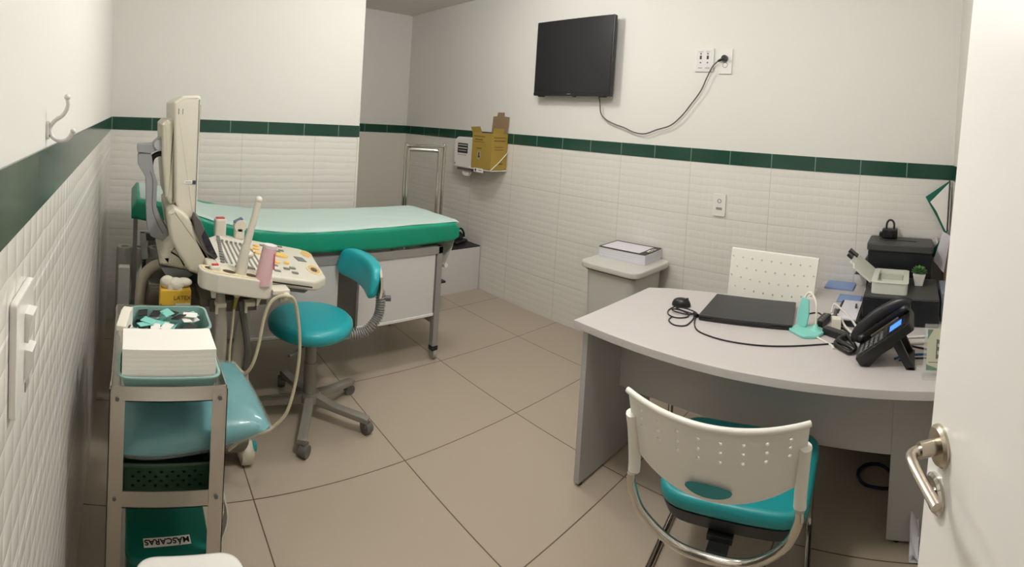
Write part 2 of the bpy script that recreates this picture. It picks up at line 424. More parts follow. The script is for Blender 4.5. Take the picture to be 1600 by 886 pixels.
for i, (x, y) in enumerate(((1.70, 2.60), (1.02, 1.38))):
    t = thing('ceiling_lamp', ('round white ceiling lamp over the middle of the floor', 'round white ceiling lamp over the front half of the room')[i], 'lamp', (x, y, HC), group='ceiling lamps')
    part('lamp_base', G().lathe([(0, 0), (.07, 0), (.07, -.018), (.02, -.022), (.02, -.045), (0, -.045)], (x, y, HC)), white_pl, t)
    part('bulb', G().lathe([(0, -.045), (.018, -.045), (.02, -.055), (0, -.058)], (x, y, HC)), mat('bulb_glow', (255, 250, 240), .5, emit=((255, 244, 225), 8)), t)

# door leaf, opened inwards, with its lever
a = math.radians(66); dv = Vector((-math.sin(a), -math.cos(a), 0)); nv = Vector((dv.y, -dv.x, 0))
Ed = Vector((.785, .49, 0))
tilt = math.radians(5.0)
# local frame of the leaf: X from the free edge to the hinge, Y out of the face (to the room), Z up
FM = Matrix(((dv.x, nv.x, 0, Ed.x), (dv.y, nv.y, 0, Ed.y), (0, 0, 1, 0), (0, 0, 0, 1)))
LM = FM @ T(0, 0, .967) @ Matrix.Rotation(tilt, 4, 'Y') @ T(0, 0, -.967)
dr = thing('door_1', None, None, tuple(Ed+dv*.82)); dr['kind'] = 'structure'
part('door_leaf', G(LM).box(0, .80, -.035, 0, .035, 1.96, .002), door_m, dr)
hd = part('door_handle', G(LM).lathe([(0, 0), (.0245, 0), (.0245, .004), (.021, .008), (.010, .009), (.0095, .030), (0, .030)], M=T(.019+.012, 0, .967) @ RX(-90), n=32)
          .tube([(.031, .018, .967), (.031, .034, .967), (.037, .043, .967), (.050, .046, .966), (.080, .045, .962), (.108, .043, .958)], .0072, flat=.7, n=12), satin, dr)
part('lock_rosette', G(LM).lathe([(0, 0), (.0235, 0), (.0235, .004), (.020, .007), (0, .007)], M=T(.031, 0, .905) @ RX(-90), n=32).box(.0285, .0335, .006, .012, .899, .912, .001), chrome, dr)
part('keyhole', G(LM).cyl((.031, .007, .908), (.031, .0125, .908), .0032, n=12), black, hd)
part('latch_plate', G(LM).box(-.0015, .001, -.028, -.007, .86, 1.01), satin, dr)

# ------------------------------------------------------------------ desk
t = thing('desk', 'light gray L-shaped office desk with curved front edge and panel legs', 'desk', (2.0, 1.0, 0))
top = [(1.59, 1.672), (1.578, 1.5), (1.573, 1.35), (1.574, 1.2), (1.58, 1.05), (1.592, .9), (1.606, .74), (1.618, .58), (1.628, .44), (1.635, YN+.005),
       (2.738, YN+.005), (2.738, .97), (2.45, .97), (2.36, .99), (2.31, 1.05), (2.292, 1.2), (2.288, 1.33), (2.255, 1.46), (2.20, 1.6), (2.145, 1.675)]
part('desk_top', G().prism(top, .592, .62, .003), desk_lam, t)
part('side_panel', G().box(1.612, 2.12, 1.618, 1.642, .012, .592, .002), gray_lam, t)
part('side_panel', G().box(1.85, 2.25, YN+.02, .555, .012, .592, .003), gray_lam, t)
part('modesty_panel', G().box(1.852, 1.870, .555, 1.618, .295, .592, .001), gray_lam, t)
part('return_panel', G().box(2.40, 2.42, .58, .96, .012, .592, .001).box(2.42, 2.73, .93, .95, .012, .592, .001), gray_lam, t)
for x, y in ((1.635, 1.63), (2.10, 1.63), (1.87, .52), (1.87, .37), (2.70, .94)):
    part('foot', G().cyl((x, y, 0), (x, y, .014), .011), black, t)

# ------------------------------------------------------------------ visitor and office chairs
def chair(loc, rz, seat_h, label, back_low, group=None, high=False):
    fx = .70 if high else 1
    t = thing('office_chair' if high else 'visitor_chair', label, 'chair', loc, rz, group)
    s = seat_h
    ol = rpoly([(-.2, -.225), (.2, -.26), (.2, .215), (-.2, .185)], .09, 6)
    ol2 = [(x*.98, y*.98) for x, y in ol]
    part('seat', G().prism(ol, s-.045, s, .018, seg=3), teal_cush, t, True)
    part('seat_shell', G().prism([(x*.9, y*.9) for x, y in ol], s-.085, s-.044, .004, top=ol2), black_sat, t, True)
    part('seat_bracket', G().box(-.20, .10, -.035, .035, s-.10, s-.085, .002).box(-.235, -.10, -.028, .028, s-.108, s-.098, .002), black, t, True)
    z0, z1 = back_low, s+.345
    W = .210
    def S(u, v):                                # u across, v up
        y = (u-.5)*2*W*(1+.04*v); c = 1-(2*u-1)**2
        low = z0+.035*abs(2*u-1)**2.2; hi = z1+(-.010*(1-c)-.014*c if not high else .0)
        z = low+(hi-low)*v
        return (-.325-(.066 if not high else .012)*c-.05*(v-.2), y, z)
    nu, nv = (17, 8)
    def hole(i, j):
        if high: return .34 if (j in (2, 4, 6, 8) and (i % 2 == (0 if j in (2, 6) else 1)) and 0 < i < 16) else 0
        return .38 if (j in (4, 5, 6) and i % 2 == 1) else 0
    if high:
        def hole(i, j): return .4 if (j in (2, 4, 6, 8) and i % 2 == (j//2) % 2) else 0
        nu, nv = 18, 10
    b = part('backrest', G().perf(S, nu, nv, hole, .007), chair_pl, t, True, sharp=50)
    rim = [S(k/20, 1) for k in range(21)]
    part('top_rim', G().tube([Vector(p)+Vector((-.003, 0, 0)) for p in rim], .0075, n=10, sub=2), chair_pl, b, True)
    for sgn in ((-1, 1) if not high else ()):
        u = .5+sgn*.49; y = sgn*(W-.004)
        part('sleeve', G().tube([S(u, .62), S(u, .35), (S(u, 0)[0]-.004, y, z0+.012), (S(u, 0)[0]-.002, y, z0-.022)], .0155, n=12), chair_pl, b, True)
    # logo-shaped opening shows teal; modelled as an inlaid oval
    if not high:
        def O(r):
            return [S(.5+.13*r*math.cos(q), .17+.085*r*math.sin(q)) for q in (2*PI*k/24 for k in range(24))]
        g = G(); bmv = [g.bm.verts.new(Vector(p)+Vector((-.0098, 0, 0))) for p in O(1)]; bm2 = [g.bm.verts.new(Vector(p)+Vector((-.006, 0, 0))) for p in O(1)]
        g.bm.faces.new(bmv); g.bm.faces.new(bm2[::-1])
        for k in range(24): g.bm.faces.new((bmv[k], bmv[(k+1) % 24], bm2[(k+1) % 24], bm2[k]))
        part('oval_inlay', g, teal_cush, b, True, label='teal oval in the lower backrest')
    zb = z0-.02; xb = -.335
    if high: zb = z0+.008; xb = -.316; W -= .03
    part('back_tube', G().tube([(xb, W-.004, zb), (xb, W-.006, zb-.03), (xb+.005, W-.03, zb-.085), (xb+.02, W-.085, zb-.14), (xb+.035, .07, zb-.172), (xb+.04, 0, zb-.18),
                                (xb+.035, -.07, zb-.172), (xb+.02, -W+.085, zb-.14), (xb+.005, -W+.03, zb-.085), (xb, -W+.006, zb-.03), (xb, -W+.004, zb)], .0115, n=12), chrome, t, True)
    for sgn in (-1, 1):
        y = sgn*.235
        part('leg', G().tube([(.10*fx, sgn*.10, s-.095), (.16*fx, sgn*.19, s-.095), (.225*fx, y, s-.10), (.25*fx, y, s-.14), (.262*fx, y, .10), (.257*fx, y, .035), (.22*fx, y, .012), (.1, y, .011), (-.2, y, .011), (-.32, sgn*.225, .011)], .011, n=12), chrome, t, True)
    part('cross_tube', G().tube([(-.31, -.228, .011), (-.315, 0, .011), (-.31, .228, .011)], .011), chrome, t, True)
    return t
chair((1.562, 1.008, 0), math.radians(10), .37, 'ivory perforated plastic chair with teal seat and chrome legs in front of the desk', .505)
chair((2.085, 1.170, 0), math.radians(180), .448, 'ivory perforated chair back standing between the desk and the tiled wall', .545, high=True)

# ------------------------------------------------------------------ examination bed
t = thing('examination_bed', 'long examination bed with green mattress on a gray metal frame with white side panels', 'bed', (1.0, 3.0, 0))
yb0, yb1 = 2.75, 3.28
def post(x, y, nm='leg'):
    p = part(nm, G().box(x-.018, x+.018, y-.018, y+.018, .075, .63, .002), gray_metal, t)
    c = part('caster', G().cyl((x-.012, y, .027), (x+.012, y, .027), .027, n=20, b=.003), mat('caster_clear_gray', (170, 168, 156), .3), p)
    part('caster_fork', G().box(x-.02, x+.02, y-.02, y+.018, .05, .077, .004).box(x-.03, x-.012, y-.035, y-.015, .058, .07, .003), black, p)
for x in (.21, 1.752):
    for y in (yb0+.019, yb1-.019): post(x, y)
part('frame', G().box(.19, 1.77, yb0, yb0+.03, .597, .638, .002).box(.19, 1.77, yb1-.03, yb1, .597, .638, .002).box(.19, .22, yb0, yb1, .597, .638, .002).box(1.74, 1.77, yb0, yb1, .597, .638, .002)
     .box(.23, 1.735, yb0+.03, yb0+.05, .235, .252).box(1.735, 1.755, yb0+.03, yb1-.03, .2, .225), gray_metal, t)
part('side_panel', G().box(.66, 1.145, yb0+.008, yb0+.022, .262, .597, .002), white_lam, t)
part('side_panel', G().box(1.262, 1.727, yb0+.008, yb0+.022, .262, .597, .002), white_lam, t)
part('panel_edge_strip', G().box(.655, 1.15, yb0+.004, yb0+.024, .25, .264, .002).box(1.258, 1.73, yb0+.004, yb0+.024, .25, .264, .002), mat('strip_white', (232, 230, 226), .4), t)
part('panel_gap_shade', G().box(1.145, 1.262, yb0+.03, yb0+.04, .262, .597), gray_dark, t)  # dark sheet painting the shade in the gap between the white side panels
part('end_panel', G().box(.235, .66, yb0+.02, yb0+.03, .262, .597), gray_lam, t)
part('far_side_panel', G().box(.235, 1.73, yb1-.022, yb1-.01, .262, .597), white_lam, t)
part('head_strut', G().box(.145, .165, yb0+.02, yb0+.032, .3, .89, .002).box(.145, .21, yb0+.02, yb0+.032, .3, .33), gray_metal, t)
tx = [(.135, .905), (.16, .922), (.25, .91), (.326, .894), (.43, .855), (.515, .829), (.69, .796), (.79, .786), (1.0, .777), (1.38, .773), (1.845, .775), (1.868, .77)]
def ztop(x):
    for (a_, b_), (c_, d_) in zip(tx, tx[1:]):
        if x <= c_: return b_+(d_-b_)*max(0, (x-a_))/(c_-a_)
    return tx[-1][1]
def prof(x):                                   # underside follows with a soft sag
    return ztop(x)-(.118-.02*min(1, max(0, (.5-x)/.4)))-.012*math.exp(-((x-1.35)/.5)**2)
mx = [.135, .15, .19, .25, .33, .43, .52, .6, .7, .8, .95, 1.1, 1.3, 1.5, 1.7, 1.83, 1.86, 1.868]
def MS(u, v):
    i = min(int(u*(len(mx)-1)), len(mx)-2); f = u*(len(mx)-1)-i; x = mx[i]*(1-f)+mx[i+1]*f
    zt, zb_ = ztop(x), prof(x); zc = (zt+zb_)/2; h = (zt-zb_)/2; e = min(1, .35+min(x-.135, 1.868-x)*22)**.5 if min(x-.135, 1.868-x) < .02 else 1
    q = 2*PI*v; cy_ = math.copysign(abs(math.cos(q))**.22, math.cos(q)); sz = math.copysign(abs(math.sin(q))**.32, math.sin(q))
    wr_ = .0025*math.sin(x*37)+.0025*math.sin(x*61+1)
    return (x, (yb0+yb1)/2+cy_*((yb1-yb0)/2+.008)+ (wr_ if abs(cy_) > .95 else 0)*cy_, zc+sz*h*e)
g = G().surf(MS, 68, 48)
bmesh.ops.holes_fill(g.bm, edges=[e for e in g.bm.edges if e.is_boundary]); bmesh.ops.remove_doubles(g.bm, verts=g.bm.verts[:], dist=1e-5); bmesh.ops.recalc_face_normals(g.bm, faces=g.bm.faces[:])
part('mattress', g, green_cover, t, sharp=60)
def SH(u, v):
    x = .145+u*(1.872-.145); far = yb1-.004-.13*math.exp(-((x-.50)/.16)**2)
    near = yb0+.002+.006*math.sin(x*5); w_ = max(0, min(1, (.30-x)/.06)); near -= .008*w_
    y = near+(far-near)*v
    yn = min(.99, abs(y-(yb0+yb1)/2)/((yb1-yb0)/2+.008)); sq = math.sqrt(1-yn**(2/.22))**.32
    zt_, zb_ = ztop(x), prof(x)
    return (x, y, (zt_+zb_)/2+(zt_-zb_)/2*sq+.0035+.0012*math.sin(x*23+y*9)*math.sin(y*31)-w_*.034*max(0, 1-v/.05)-max(0, (.16-x)/.015)*.02)
solo('bed_sheet', G().surf(SH, 60, 40, .002), sheet_m, 'pale disposable paper sheet spread over the green mattress', 'sheet', (1.0, 3.0, .77))
def HS(u, v):                                   # its end hangs down at the foot of the bed
    y = yb0+.03+u*.42+.03*v*(1-u); z = .765-v*.26
    return (1.873-.045*v*v+.012*math.sin(v*3)+.004*math.sin(y*40)*v, y, z)
solo('hanging_towel', G().surf(HS, 24, 16, .002).tube([(1.835, yb0+.05, .508), (1.838, yb0+.15, .500), (1.835, yb0+.28, .505), (1.832, yb0+.42, .502)], .013), paper,
     'white paper towel hanging over the foot end of the bed', 'towel', (1.88, 2.9, .6))

# ------------------------------------------------------------------ low ledge, black bag, chrome rail
lb = thing('boxed_ledge', 'low white boxed ledge with a dark top behind the foot of the bed', 'ledge', (2.4, 3.75, 0))
part('body', G().box(1.95, 2.742, 3.56, 3.95, 0, .343, .002), white_lam, lb)
part('dark_top', G().box(1.95, 2.742, 3.562, 3.95, .343, .352, .001), black_sat, lb)
solo('black_bag', G().tube([(2.54, 3.66, .366), (2.62, 3.68, .375), (2.69, 3.7, .37)], .03, flat=.5).ball((2.62, 3.72, .40), .055, .05, .05)
     .tube([(2.58, 3.70, .41), (2.60, 3.70, .45), (2.64, 3.70, .47), (2.67, 3.70, .44), (2.68, 3.70, .40)], .011, flat=.7), black,
     'small black crumpled bag with a handle on the low white ledge', 'bag', (2.62, 3.7, .352))
rl = thing('step_handrail', 'chrome tube handrail with two bent hoops standing behind the bed foot', 'handrail', (2.1, 3.42, 0))
def hoop(a_, b_, z):
    r = .03; A = Vector(a_); B = Vector(b_); d = (B-A).normalized()
    return [(A.x, A.y, .01), (A.x, A.y, .6), (A.x, A.y, z-r), tuple(Vector((A.x, A.y, z-.006))+d*.006*1), tuple(Vector((A.x, A.y, z))+d*r), tuple(Vector((B.x, B.y, z))-d*r), tuple(Vector((B.x, B.y, z-.006))-d*.006), (B.x, B.y, z-r), (B.x, B.y, .6), (B.x, B.y, .01)]
part('hoop', G().tube(hoop((1.93, 3.46, 0), (2.255, 3.46, 0), 1.152), .0125, sub=4), chrome, rl)
part('hoop', G().tube(hoop((1.935, 3.436, 0), (2.112, 3.32, 0), 1.128), .0125, sub=4), chrome, rl)
part('step', G().box(1.93, 2.24, 3.33, 3.46, .19, .205, .003), black_sat, rl)
for q in (((1.935, 3.436, .02), (1.93, 3.46, .02)), ((2.112, 3.32, .02), (2.255, 3.46, .02)), ((1.935, 3.436, .19), (1.93, 3.46, .19)), ((2.112, 3.32, .19), (2.255, 3.46, .19))): part('foot_bar', G().tube(q, .009), chrome, rl)

# ------------------------------------------------------------------ ultrasound machine
um = thing('ultrasound_machine', 'beige wheeled ultrasound machine with monitor on a gray arm and sloping keyboard console', 'medical device', (.42, 2.38, 0))
DK = Matrix(((1, 0, 0, 0), (0, 1, 0, 0), (-.2, 0, 1, .8962), (0, 0, 0, 1)))       # the sloping console plane
part('base', G().prism(rpoly([(.18, 2.26), (.60, 2.26), (.60, 2.62), (.18, 2.62)], .05), .07, .13, .012), taupe, um)
part('cabinet', G().box(.20, .40, 2.29, 2.60, .13, .70, .012).box(.205, .395, 2.283, 2.292, .16, .40, .004).box(.205, .395, 2.283, 2.292, .41, .615, .004).box(.205, .395, 2.283, 2.292, .625, .69, .004), taupe, um)
part('shelf', G().box(.215, .37, 2.17, 2.29, .575, .59, .004), taupe, um)
sh = [(.235, .777), (.238, .81), (.249, .843), (.276, .872), (.30, .875), (.36, .80), (.345, .757)]
part('neck_housing', G().prism(rpoly(sh, .012), 2.25, 2.60, .03, M=XZ, seg=4), beige, um)
part('swivel_ring', G().prism([(.236, .770), (.261, .736), (.289, .72), (.33, .72), (.359, .74), (.34, .76), (.29, .768)], 2.262, 2.59, .01, M=XZ), gray_ring, um)
part('neck_column', G().cyl((.31, 2.42, .69), (.31, 2.42, .73), .06), taupe, um)
wing = [(.254, .972), (.279, .989), (.304, .977), (.331, .954), (.36, .901), (.404, .82), (.422, .795), (.452, .765), (.42, .752), (.383, .750), (.338, .767), (.30, .82), (.269, .876), (.259, .925)]
part('console_housing', G().prism(rpoly(wing, .01, 3), 2.22, 2.60, .014, M=XZ, seg=3), beige, um)
part('handle', G().tube([(.29, 2.36, .750), (.235, 2.36, .745), (.195, 2.36, .715), (.178, 2.36, .66), (.175, 2.36, .60), (.177, 2.36, .48)], .021, n=14), mat('handle_beige', (176, 168, 148), .5), um)
tp = part('touch_panel', G().prism([(.352, .966), (.372, .945), (.398, .89), (.431, .822), (.425, .812), (.387, .84), (.352, .91), (.346, .944)], 2.212, 2.56, .004, M=XZ), gray_dark, um)
part('glass', G().prism([(.385, .918), (.392, .905), (.434, .822), (.427, .814), (.395, .845), (.375, .895)], 2.209, 2.562, .002, M=XZ), glass_dark, tp)
# monitor on its arm
mo = part('monitor', G().prism(rpoly([(.268, 1.352), (.30, 1.376), (.364, 1.380), (.366, 1.0), (.362, .94), (.335, .932), (.305, .955), (.285, 1.0)], .012, 4), 2.28, 2.66, .012, M=XZ, seg=3), beige2, um)
part('monitor_back', G().prism(rpoly([(.230, 1.272), (.246, 1.288), (.285, 1.292), (.292, .985), (.272, .982), (.250, 1.01), (.236, 1.14)], .01, 4), 2.30, 2.62, .014, M=XZ, seg=3), beige, mo)
part('screen', G().box(.3665, .368, 2.31, 2.63, .99, 1.345), glass_dark, mo)
part('bezel_line', G().box(.358, .3605, 2.2785, 2.281, .95, 1.365), key_gray, mo)
lb_ = part('maker_label', G().box(.316, .344, 2.2775, 2.281, 1.066, 1.077), paper, mo)
part('label_band', G().box(.344, .356, 2.2775, 2.281, 1.064, 1.077).box(.318, .340, 2.2772, 2.2778, 1.0705, 1.0722), mat('label_navy', (60, 66, 92), .5), mo)
part('vent_mark', G().box(.285, .289, 2.2795, 2.281, 1.31, 1.33).box(.300, .303, 2.2795, 2.281, 1.31, 1.33), key_gray, mo)
ar = part('monitor_arm', G().prism(rpoly([(.148, 1.165), (.150, 1.125), (.18, 1.075), (.185, .965), (.19, .90), (.205, .862), (.232, .848), (.27, .850), (.268, .882), (.245, .92), (.222, .97), (.223, 1.06), (.210, 1.095), (.198, 1.165)], .012, 3), 2.33, 2.40, .004, M=XZ, seg=2), gray_pl, um)
part('arm_head', G().prism(rpoly([(.146, 1.196), (.146, 1.168), (.195, 1.165), (.222, 1.178), (.246, 1.19), (.246, 1.225), (.222, 1.222), (.2, 1.20)], .006, 3), 2.325, 2.405, .003, M=XZ), gray_pl, ar)
part('hinge', G().cyl((.224, 2.318, 1.197), (.224, 2.412, 1.197), .019, b=.003), mat('hinge_gray', (170, 171, 172), .4), ar)
part('arm_groove', G().tube([(.196, 2.3292, 1.10), (.207, 2.3292, 1.06), (.208, 2.3292, .97), (.228, 2.3292, .91), (.25, 2.3292, .872)], .0010, n=6), gray_dark, ar)
part('hose', G().tube([(.197, 2.36, 1.10), (.199, 2.36, 1.13), (.206, 2.36, 1.149), (.222, 2.36, 1.160), (.245, 2.36, 1.164)], .010), black, ar)
# console
dk = part('console', G().prism(rpoly([(.385, 2.13), (.78, 2.145), (.848, 2.225), (.925, 2.585), (.89, 2.64), (.52, 2.655), (.40, 2.45)], [.02, .05, .04, .04, .04, .03, .03], 6), -.036, 0, .010, M=DK, seg=3), beige2, um)
part('console_slot', G(DK).box(.60, .76, 2.1335, 2.138, -.022, -.018, M=None), black, dk)
part('under_tray', G().prism(rpoly([(.40, 2.17), (.75, 2.18), (.80, 2.25), (.85, 2.56), (.48, 2.60)], .03), -.06, -.035, .008, M=DK), gray_ring, dk)
part('key_field', G().prism(rpoly([(.425, 2.165), (.66, 2.175), (.72, 2.60), (.52, 2.63), (.43, 2.45)], .02), 0, .0015, M=DK), mat('key_field_white', (224, 220, 206), .45), dk)
for i in range(8):
    x = .462+i*.019
    part('slider', G(DK).box(-.0035, .0035, -.15, .15, .001, .004, .001, M=T(x+.012, 2.345, 0) @ RZ(-4)).box(-.005, .005, -.006, .006, .003, .010, .001, M=T(x+.022, 2.50, 0) @ RZ(-4)), key_gray, dk)
rk = random.Random(3)
for i in range(12):
    part('key', G(DK).cyl((.448+.0045*i, 2.19+.034*i, .001), (.448+.0045*i, 2.19+.034*i, .008), .008, n=12, b=.0015), key_gray, dk)
for i, (x, y) in enumerate(((.50, 2.17), (.525, 2.175), (.55, 2.18), (.585, 2.185), (.61, 2.19), (.65, 2.20), (.66, 2.36), (.69, 2.56), (.72, 2.58), (.75, 2.60), (.78, 2.60), (.74, 2.50), (.765, 2.53), (.70, 2.25), (.73, 2.27), (.72, 2.21), (.66, 2.27))):
    part('key', G(DK).box(x-.011, x+.011, y-.008, y+.008, .001, .006, .001), key_gray, dk)
for i, (x, y, r) in enumerate(((.735, 2.44, .030), (.68, 2.318, .014), (.655, 2.53, .013), (.64, 2.475, .013), (.63, 2.41, .014), (.615, 2.455, .009), (.69, 2.48, .009), (.66, 2.42, .009), (.725, 2.33, .011))):
    part('lit_button', G(DK).cyl((x, y, 0), (x, y, .008), r, n=20, b=.002), amber, dk, label='amber round button' if i else 'large amber trackball button')
def oval(cx, cy, a_, b_, ang, z0, z1, m, nm):
    M_ = DK @ T(cx, cy, 0) @ RZ(ang)
    return part(nm, G().prism([(a_*math.cos(q), b_*math.sin(q)) for q in (2*PI*k/28 for k in range(28))], z0, z1, .001, M=M_), m, dk)
oval(.828, 2.30, .030, .068, -12, -.002, .0025, cream, 'hand_grip'); oval(.885, 2.545, .026, .062, -12, -.002, .0025, cream, 'hand_grip')
for (x, y) in ((.828, 2.30), (.885, 2.545)): oval(x, y, .022, .056, -12, .002, .004, mat('grip_recess', (214, 178, 118), .5), 'grip_recess')
oval(.822, 2.285, .012, .024, -12, .0035, .007, mat('dark_insert', (84, 76, 66), .4), 'grip_insert')
part('display', G(DK).box(.800, .838, 2.405, 2.465, 0, .003, .001), gray_ring, dk)
# probe tray at the near side
tr_ = part('probe_tray', G().prism(rpoly([(.352, 2.145), (.355, 2.08), (.41, 2.065), (.57, 2.075), (.605, 2.10), (.605, 2.15)], .028, 6), -.066, -.004, .006, M=DK, seg=3), beige2, um)
part('tray_liner', G().prism(rpoly([(.362, 2.138), (.365, 2.088), (.41, 2.075), (.565, 2.084), (.595, 2.105), (.595, 2.143)], .024, 6), -.004, -.002, M=DK), cream, tr_)
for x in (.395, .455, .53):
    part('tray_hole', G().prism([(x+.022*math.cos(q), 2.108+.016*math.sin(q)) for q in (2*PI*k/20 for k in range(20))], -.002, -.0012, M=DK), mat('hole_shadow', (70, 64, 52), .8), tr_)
part('cable_hook', G().box(.60, .66, 2.08, 2.16, .727, .742, .004).box(.628, .648, 2.085, 2.105, .70, .735, .003).ball((.645, 2.078, .722), .014), beige2, um)
for x in (.432, .53): part('cable_hook', G().box(x-.018, x+.018, 2.10, 2.135, .685, .70, .004).box(x-.018, x-.010, 2.10, 2.115, .665, .69), beige, um)
part('hook_bar', G().box(.40, .56, 2.13, 2.15, .66, .70, .003).box(.37, .60, 2.15, 2.30, .67, .70, .003), taupe, um)
def caster(p, x, y, r, col, nm='caster'):
    q = part(nm, G().cyl((x-.018, y, r), (x+.018, y, r), r, n=28, b=.008), col, p)
    return q
for i, (x, y) in enumerate(((.590, 2.30), (.20, 2.30), (.20, 2.60), (.60, 2.60))):
    c = part('caster', G().cyl((x-.024, y, .042), (x+.024, y, .042), .042, n=28, b=.012), beige if i != 3 else black, um)
    part('caster_cover', G().ball((x, y, .05), .036, .045, .042), beige if i != 3 else black, c)
part('brake_tab', G().box(.612, .625, 2.272, 2.30, .06, .085, .003), teal, um)

# things held by the machine
def probe(name, label, pts, rs, m, org, marks=()):
    t = thing(name, label, 'probe', org)
    g = G()
    for (a_, b_), (r0, r1) in zip(zip(pts, pts[1:]), rs): g.tube([a_, b_], r0, radii=(r0, r1), smooth=False, n=14); g.ball(b_, r1, n=14)
    part('body', g, m, t)
    return t
t = thing('endocavity_probe', 'long slim white ultrasound wand standing upright in the near probe tray', 'probe', (.49, 2.11, .78))
b_ = part('wand_body', G().tube([(.544, 2.11, 1.036), (.528, 2.11, .962), (.509, 2.11, .888)], .0105, radii=(.0105, .013), n=16).ball((.545, 2.11, 1.040), .0125, n=16)
     .tube([(.509, 2.11, .892), (.504, 2.11, .86), (.498, 2.11, .82), (.490, 2.11, .772)], .017, radii=(.015, .021), n=16).ball((.518, 2.11, .857), .018, .014, .013)
     .tube([(.490, 2.11, .775), (.486, 2.11, .735), (.484, 2.11, .718)], .014, radii=(.017, .010), n=14), beige2, t, sharp=70)
part('yellow_ring', G().cyl((.4885, 2.11, .757), (.4878, 2.11, .752), .0195), mat('ring_yellow', (206, 188, 60), .5), t)
part('strain_relief', G().tube([(.485, 2.11, .722), (.481, 2.11, .70), (.476, 2.11, .675)], .008, radii=(.009, .004)), mat('relief_olive', (150, 140, 60), .6), t)
t = thing('linear_probe', 'short beige probe with a red top standing in the near tray beside the wand', 'probe', (.405, 2.10, .78))
part('probe_body', G().box(.388, .424, 2.092, 2.118, .785, .828, .009, 3).tube([(.406, 2.105, .80), (.404, 2.105, .76), (.406, 2.105, .72)], .012, radii=(.015, .008)), beige2, t)
part('probe_face', G().box(.396, .418, 2.097, 2.113, .826, .831, .002), red, t, label='red probe face')
t = thing('linear_probe', 'square beige probe with a red line on top at the far edge of the console', 'probe', (.515, 2.62, .80))
part('probe_body', G().box(.490, .540, 2.60, 2.64, .785, .868, .011, 3), beige2, t)
part('probe_face', G().box(.497, .533, 2.605, 2.635, .866, .871, .002), red, t, label='red probe face')
t = thing('convex_probe', 'rounded beige probe with a blue gray face beside the square red-lined one', 'probe', (.60, 2.62, .79))
part('probe_body', G().box(.578, .622, 2.60, 2.64, .775, .835, .012, 3).cyl((.602, 2.60, .835), (.602, 2.64, .835), .028, b=.005), beige2, t)
part('probe_face', G(T(.594, 2.62, .858) @ RY(-25)).box(-.020, .020, -.017, .017, -.004, .004, .003), mat('probe_blue', (110, 118, 150), .5), t, label='blue gray probe face')
t = thing('gel_bottle', 'upside-down squeeze bottle of pink gel leaning in the probe tray', 'bottle', (.565, 2.10, .76))
part('bottle_body', G().tube([(.586, 2.095, .884), (.576, 2.095, .83), (.565, 2.095, .762)], .0245, radii=(.024, .027), n=20), pink, t)
part('bottle_base', G().tube([(.5875, 2.095, .893), (.5855, 2.095, .881)], .0235, smooth=False, n=20), mat('frosted_base', (224, 216, 214), .4), t)
part('bottle_neck', G().tube([(.565, 2.095, .765), (.560, 2.095, .735), (.556, 2.095, .712)], .012, radii=(.018, .006)), pink, t)
part('nozzle', G().tube([(.557, 2.095, .718), (.552, 2.095, .690)], .007, radii=(.008, .0035), smooth=False), beige2, t)
part('print', G().box(.595, .5995, 2.073, 2.078, .815, .868, .001), mat('print_pink', (206, 92, 120), .5), t)
def cable(label, pts, r, m, group=None, name='cable', n=8, org=None):
    return solo(name, G().tube(pts, r, n=n), m, label, 'cable', org or pts[0], group)
cable('thin cream probe cable hanging straight down from the long wand', [(.477, 2.11, .678), (.474, 2.115, .60), (.470, 2.12, .52), (.474, 2.12, .44), (.485, 2.125, .36), (.49, 2.2, .25), (.49, 2.3, .14)], .0042, cable_cream)
cable('cream cable looping from the console hook down past the round stool', [(.49, 2.17, .47), (.517, 2.10, .462), (.54, 2.08, .50), (.558, 2.08, .562), (.571, 2.08, .645), (.59, 2.08, .70), (.615, 2.078, .722), (.645, 2.064, .729), (.668, 2.07, .715), (.686, 2.08, .672), (.699, 2.08, .593),
       (.703, 2.08, .52), (.696, 2.08, .438), (.683, 2.08, .37), (.665, 2.08, .318), (.635, 2.09, .278), (.60, 2.10, .25), (.54, 2.15, .20), (.50, 2.2, .13)], .0058, cable_cream)
cable('dark cable bundle hanging beneath the probe tray', [(.50, 2.125, .70), (.515, 2.13, .64), (.53, 2.13, .56), (.535, 2.13, .50), (.525, 2.15, .42), (.50, 2.25, .3), (.46, 2.3, .14)], .012, gray_dark)
def drape(cx, w0, w1, z0, z1, y, ph):
    def f(u, v):
        q = 2*PI*u; z = z0+(z1-z0)*v; ww = w0+(w1-w0)*v
        r = 1+.16*math.sin(5*q+ph)*v+.08*math.sin(3*q+ph*2+v*6)
        return (cx+math.cos(q)*ww*r+.01*math.sin(v*5+ph), y+math.sin(q)*ww*.45*r, z)
    return f
solo('plastic_sleeve', G().surf(drape(.425, .014, .036, .77, .20, 2.115, 0), 36, 20), drape_m, 'wrinkled clear plastic sleeve over the red-topped probe and its cable', 'plastic sleeve', (.425, 2.115, .5))
solo('plastic_sleeve', G().surf(drape(.520, .020, .045, .66, .22, 2.155, 2), 36, 20), drape_m, 'wrinkled plastic sleeve over the hanging cables under the gel bottle', 'plastic sleeve', (.52, 2.155, .5))
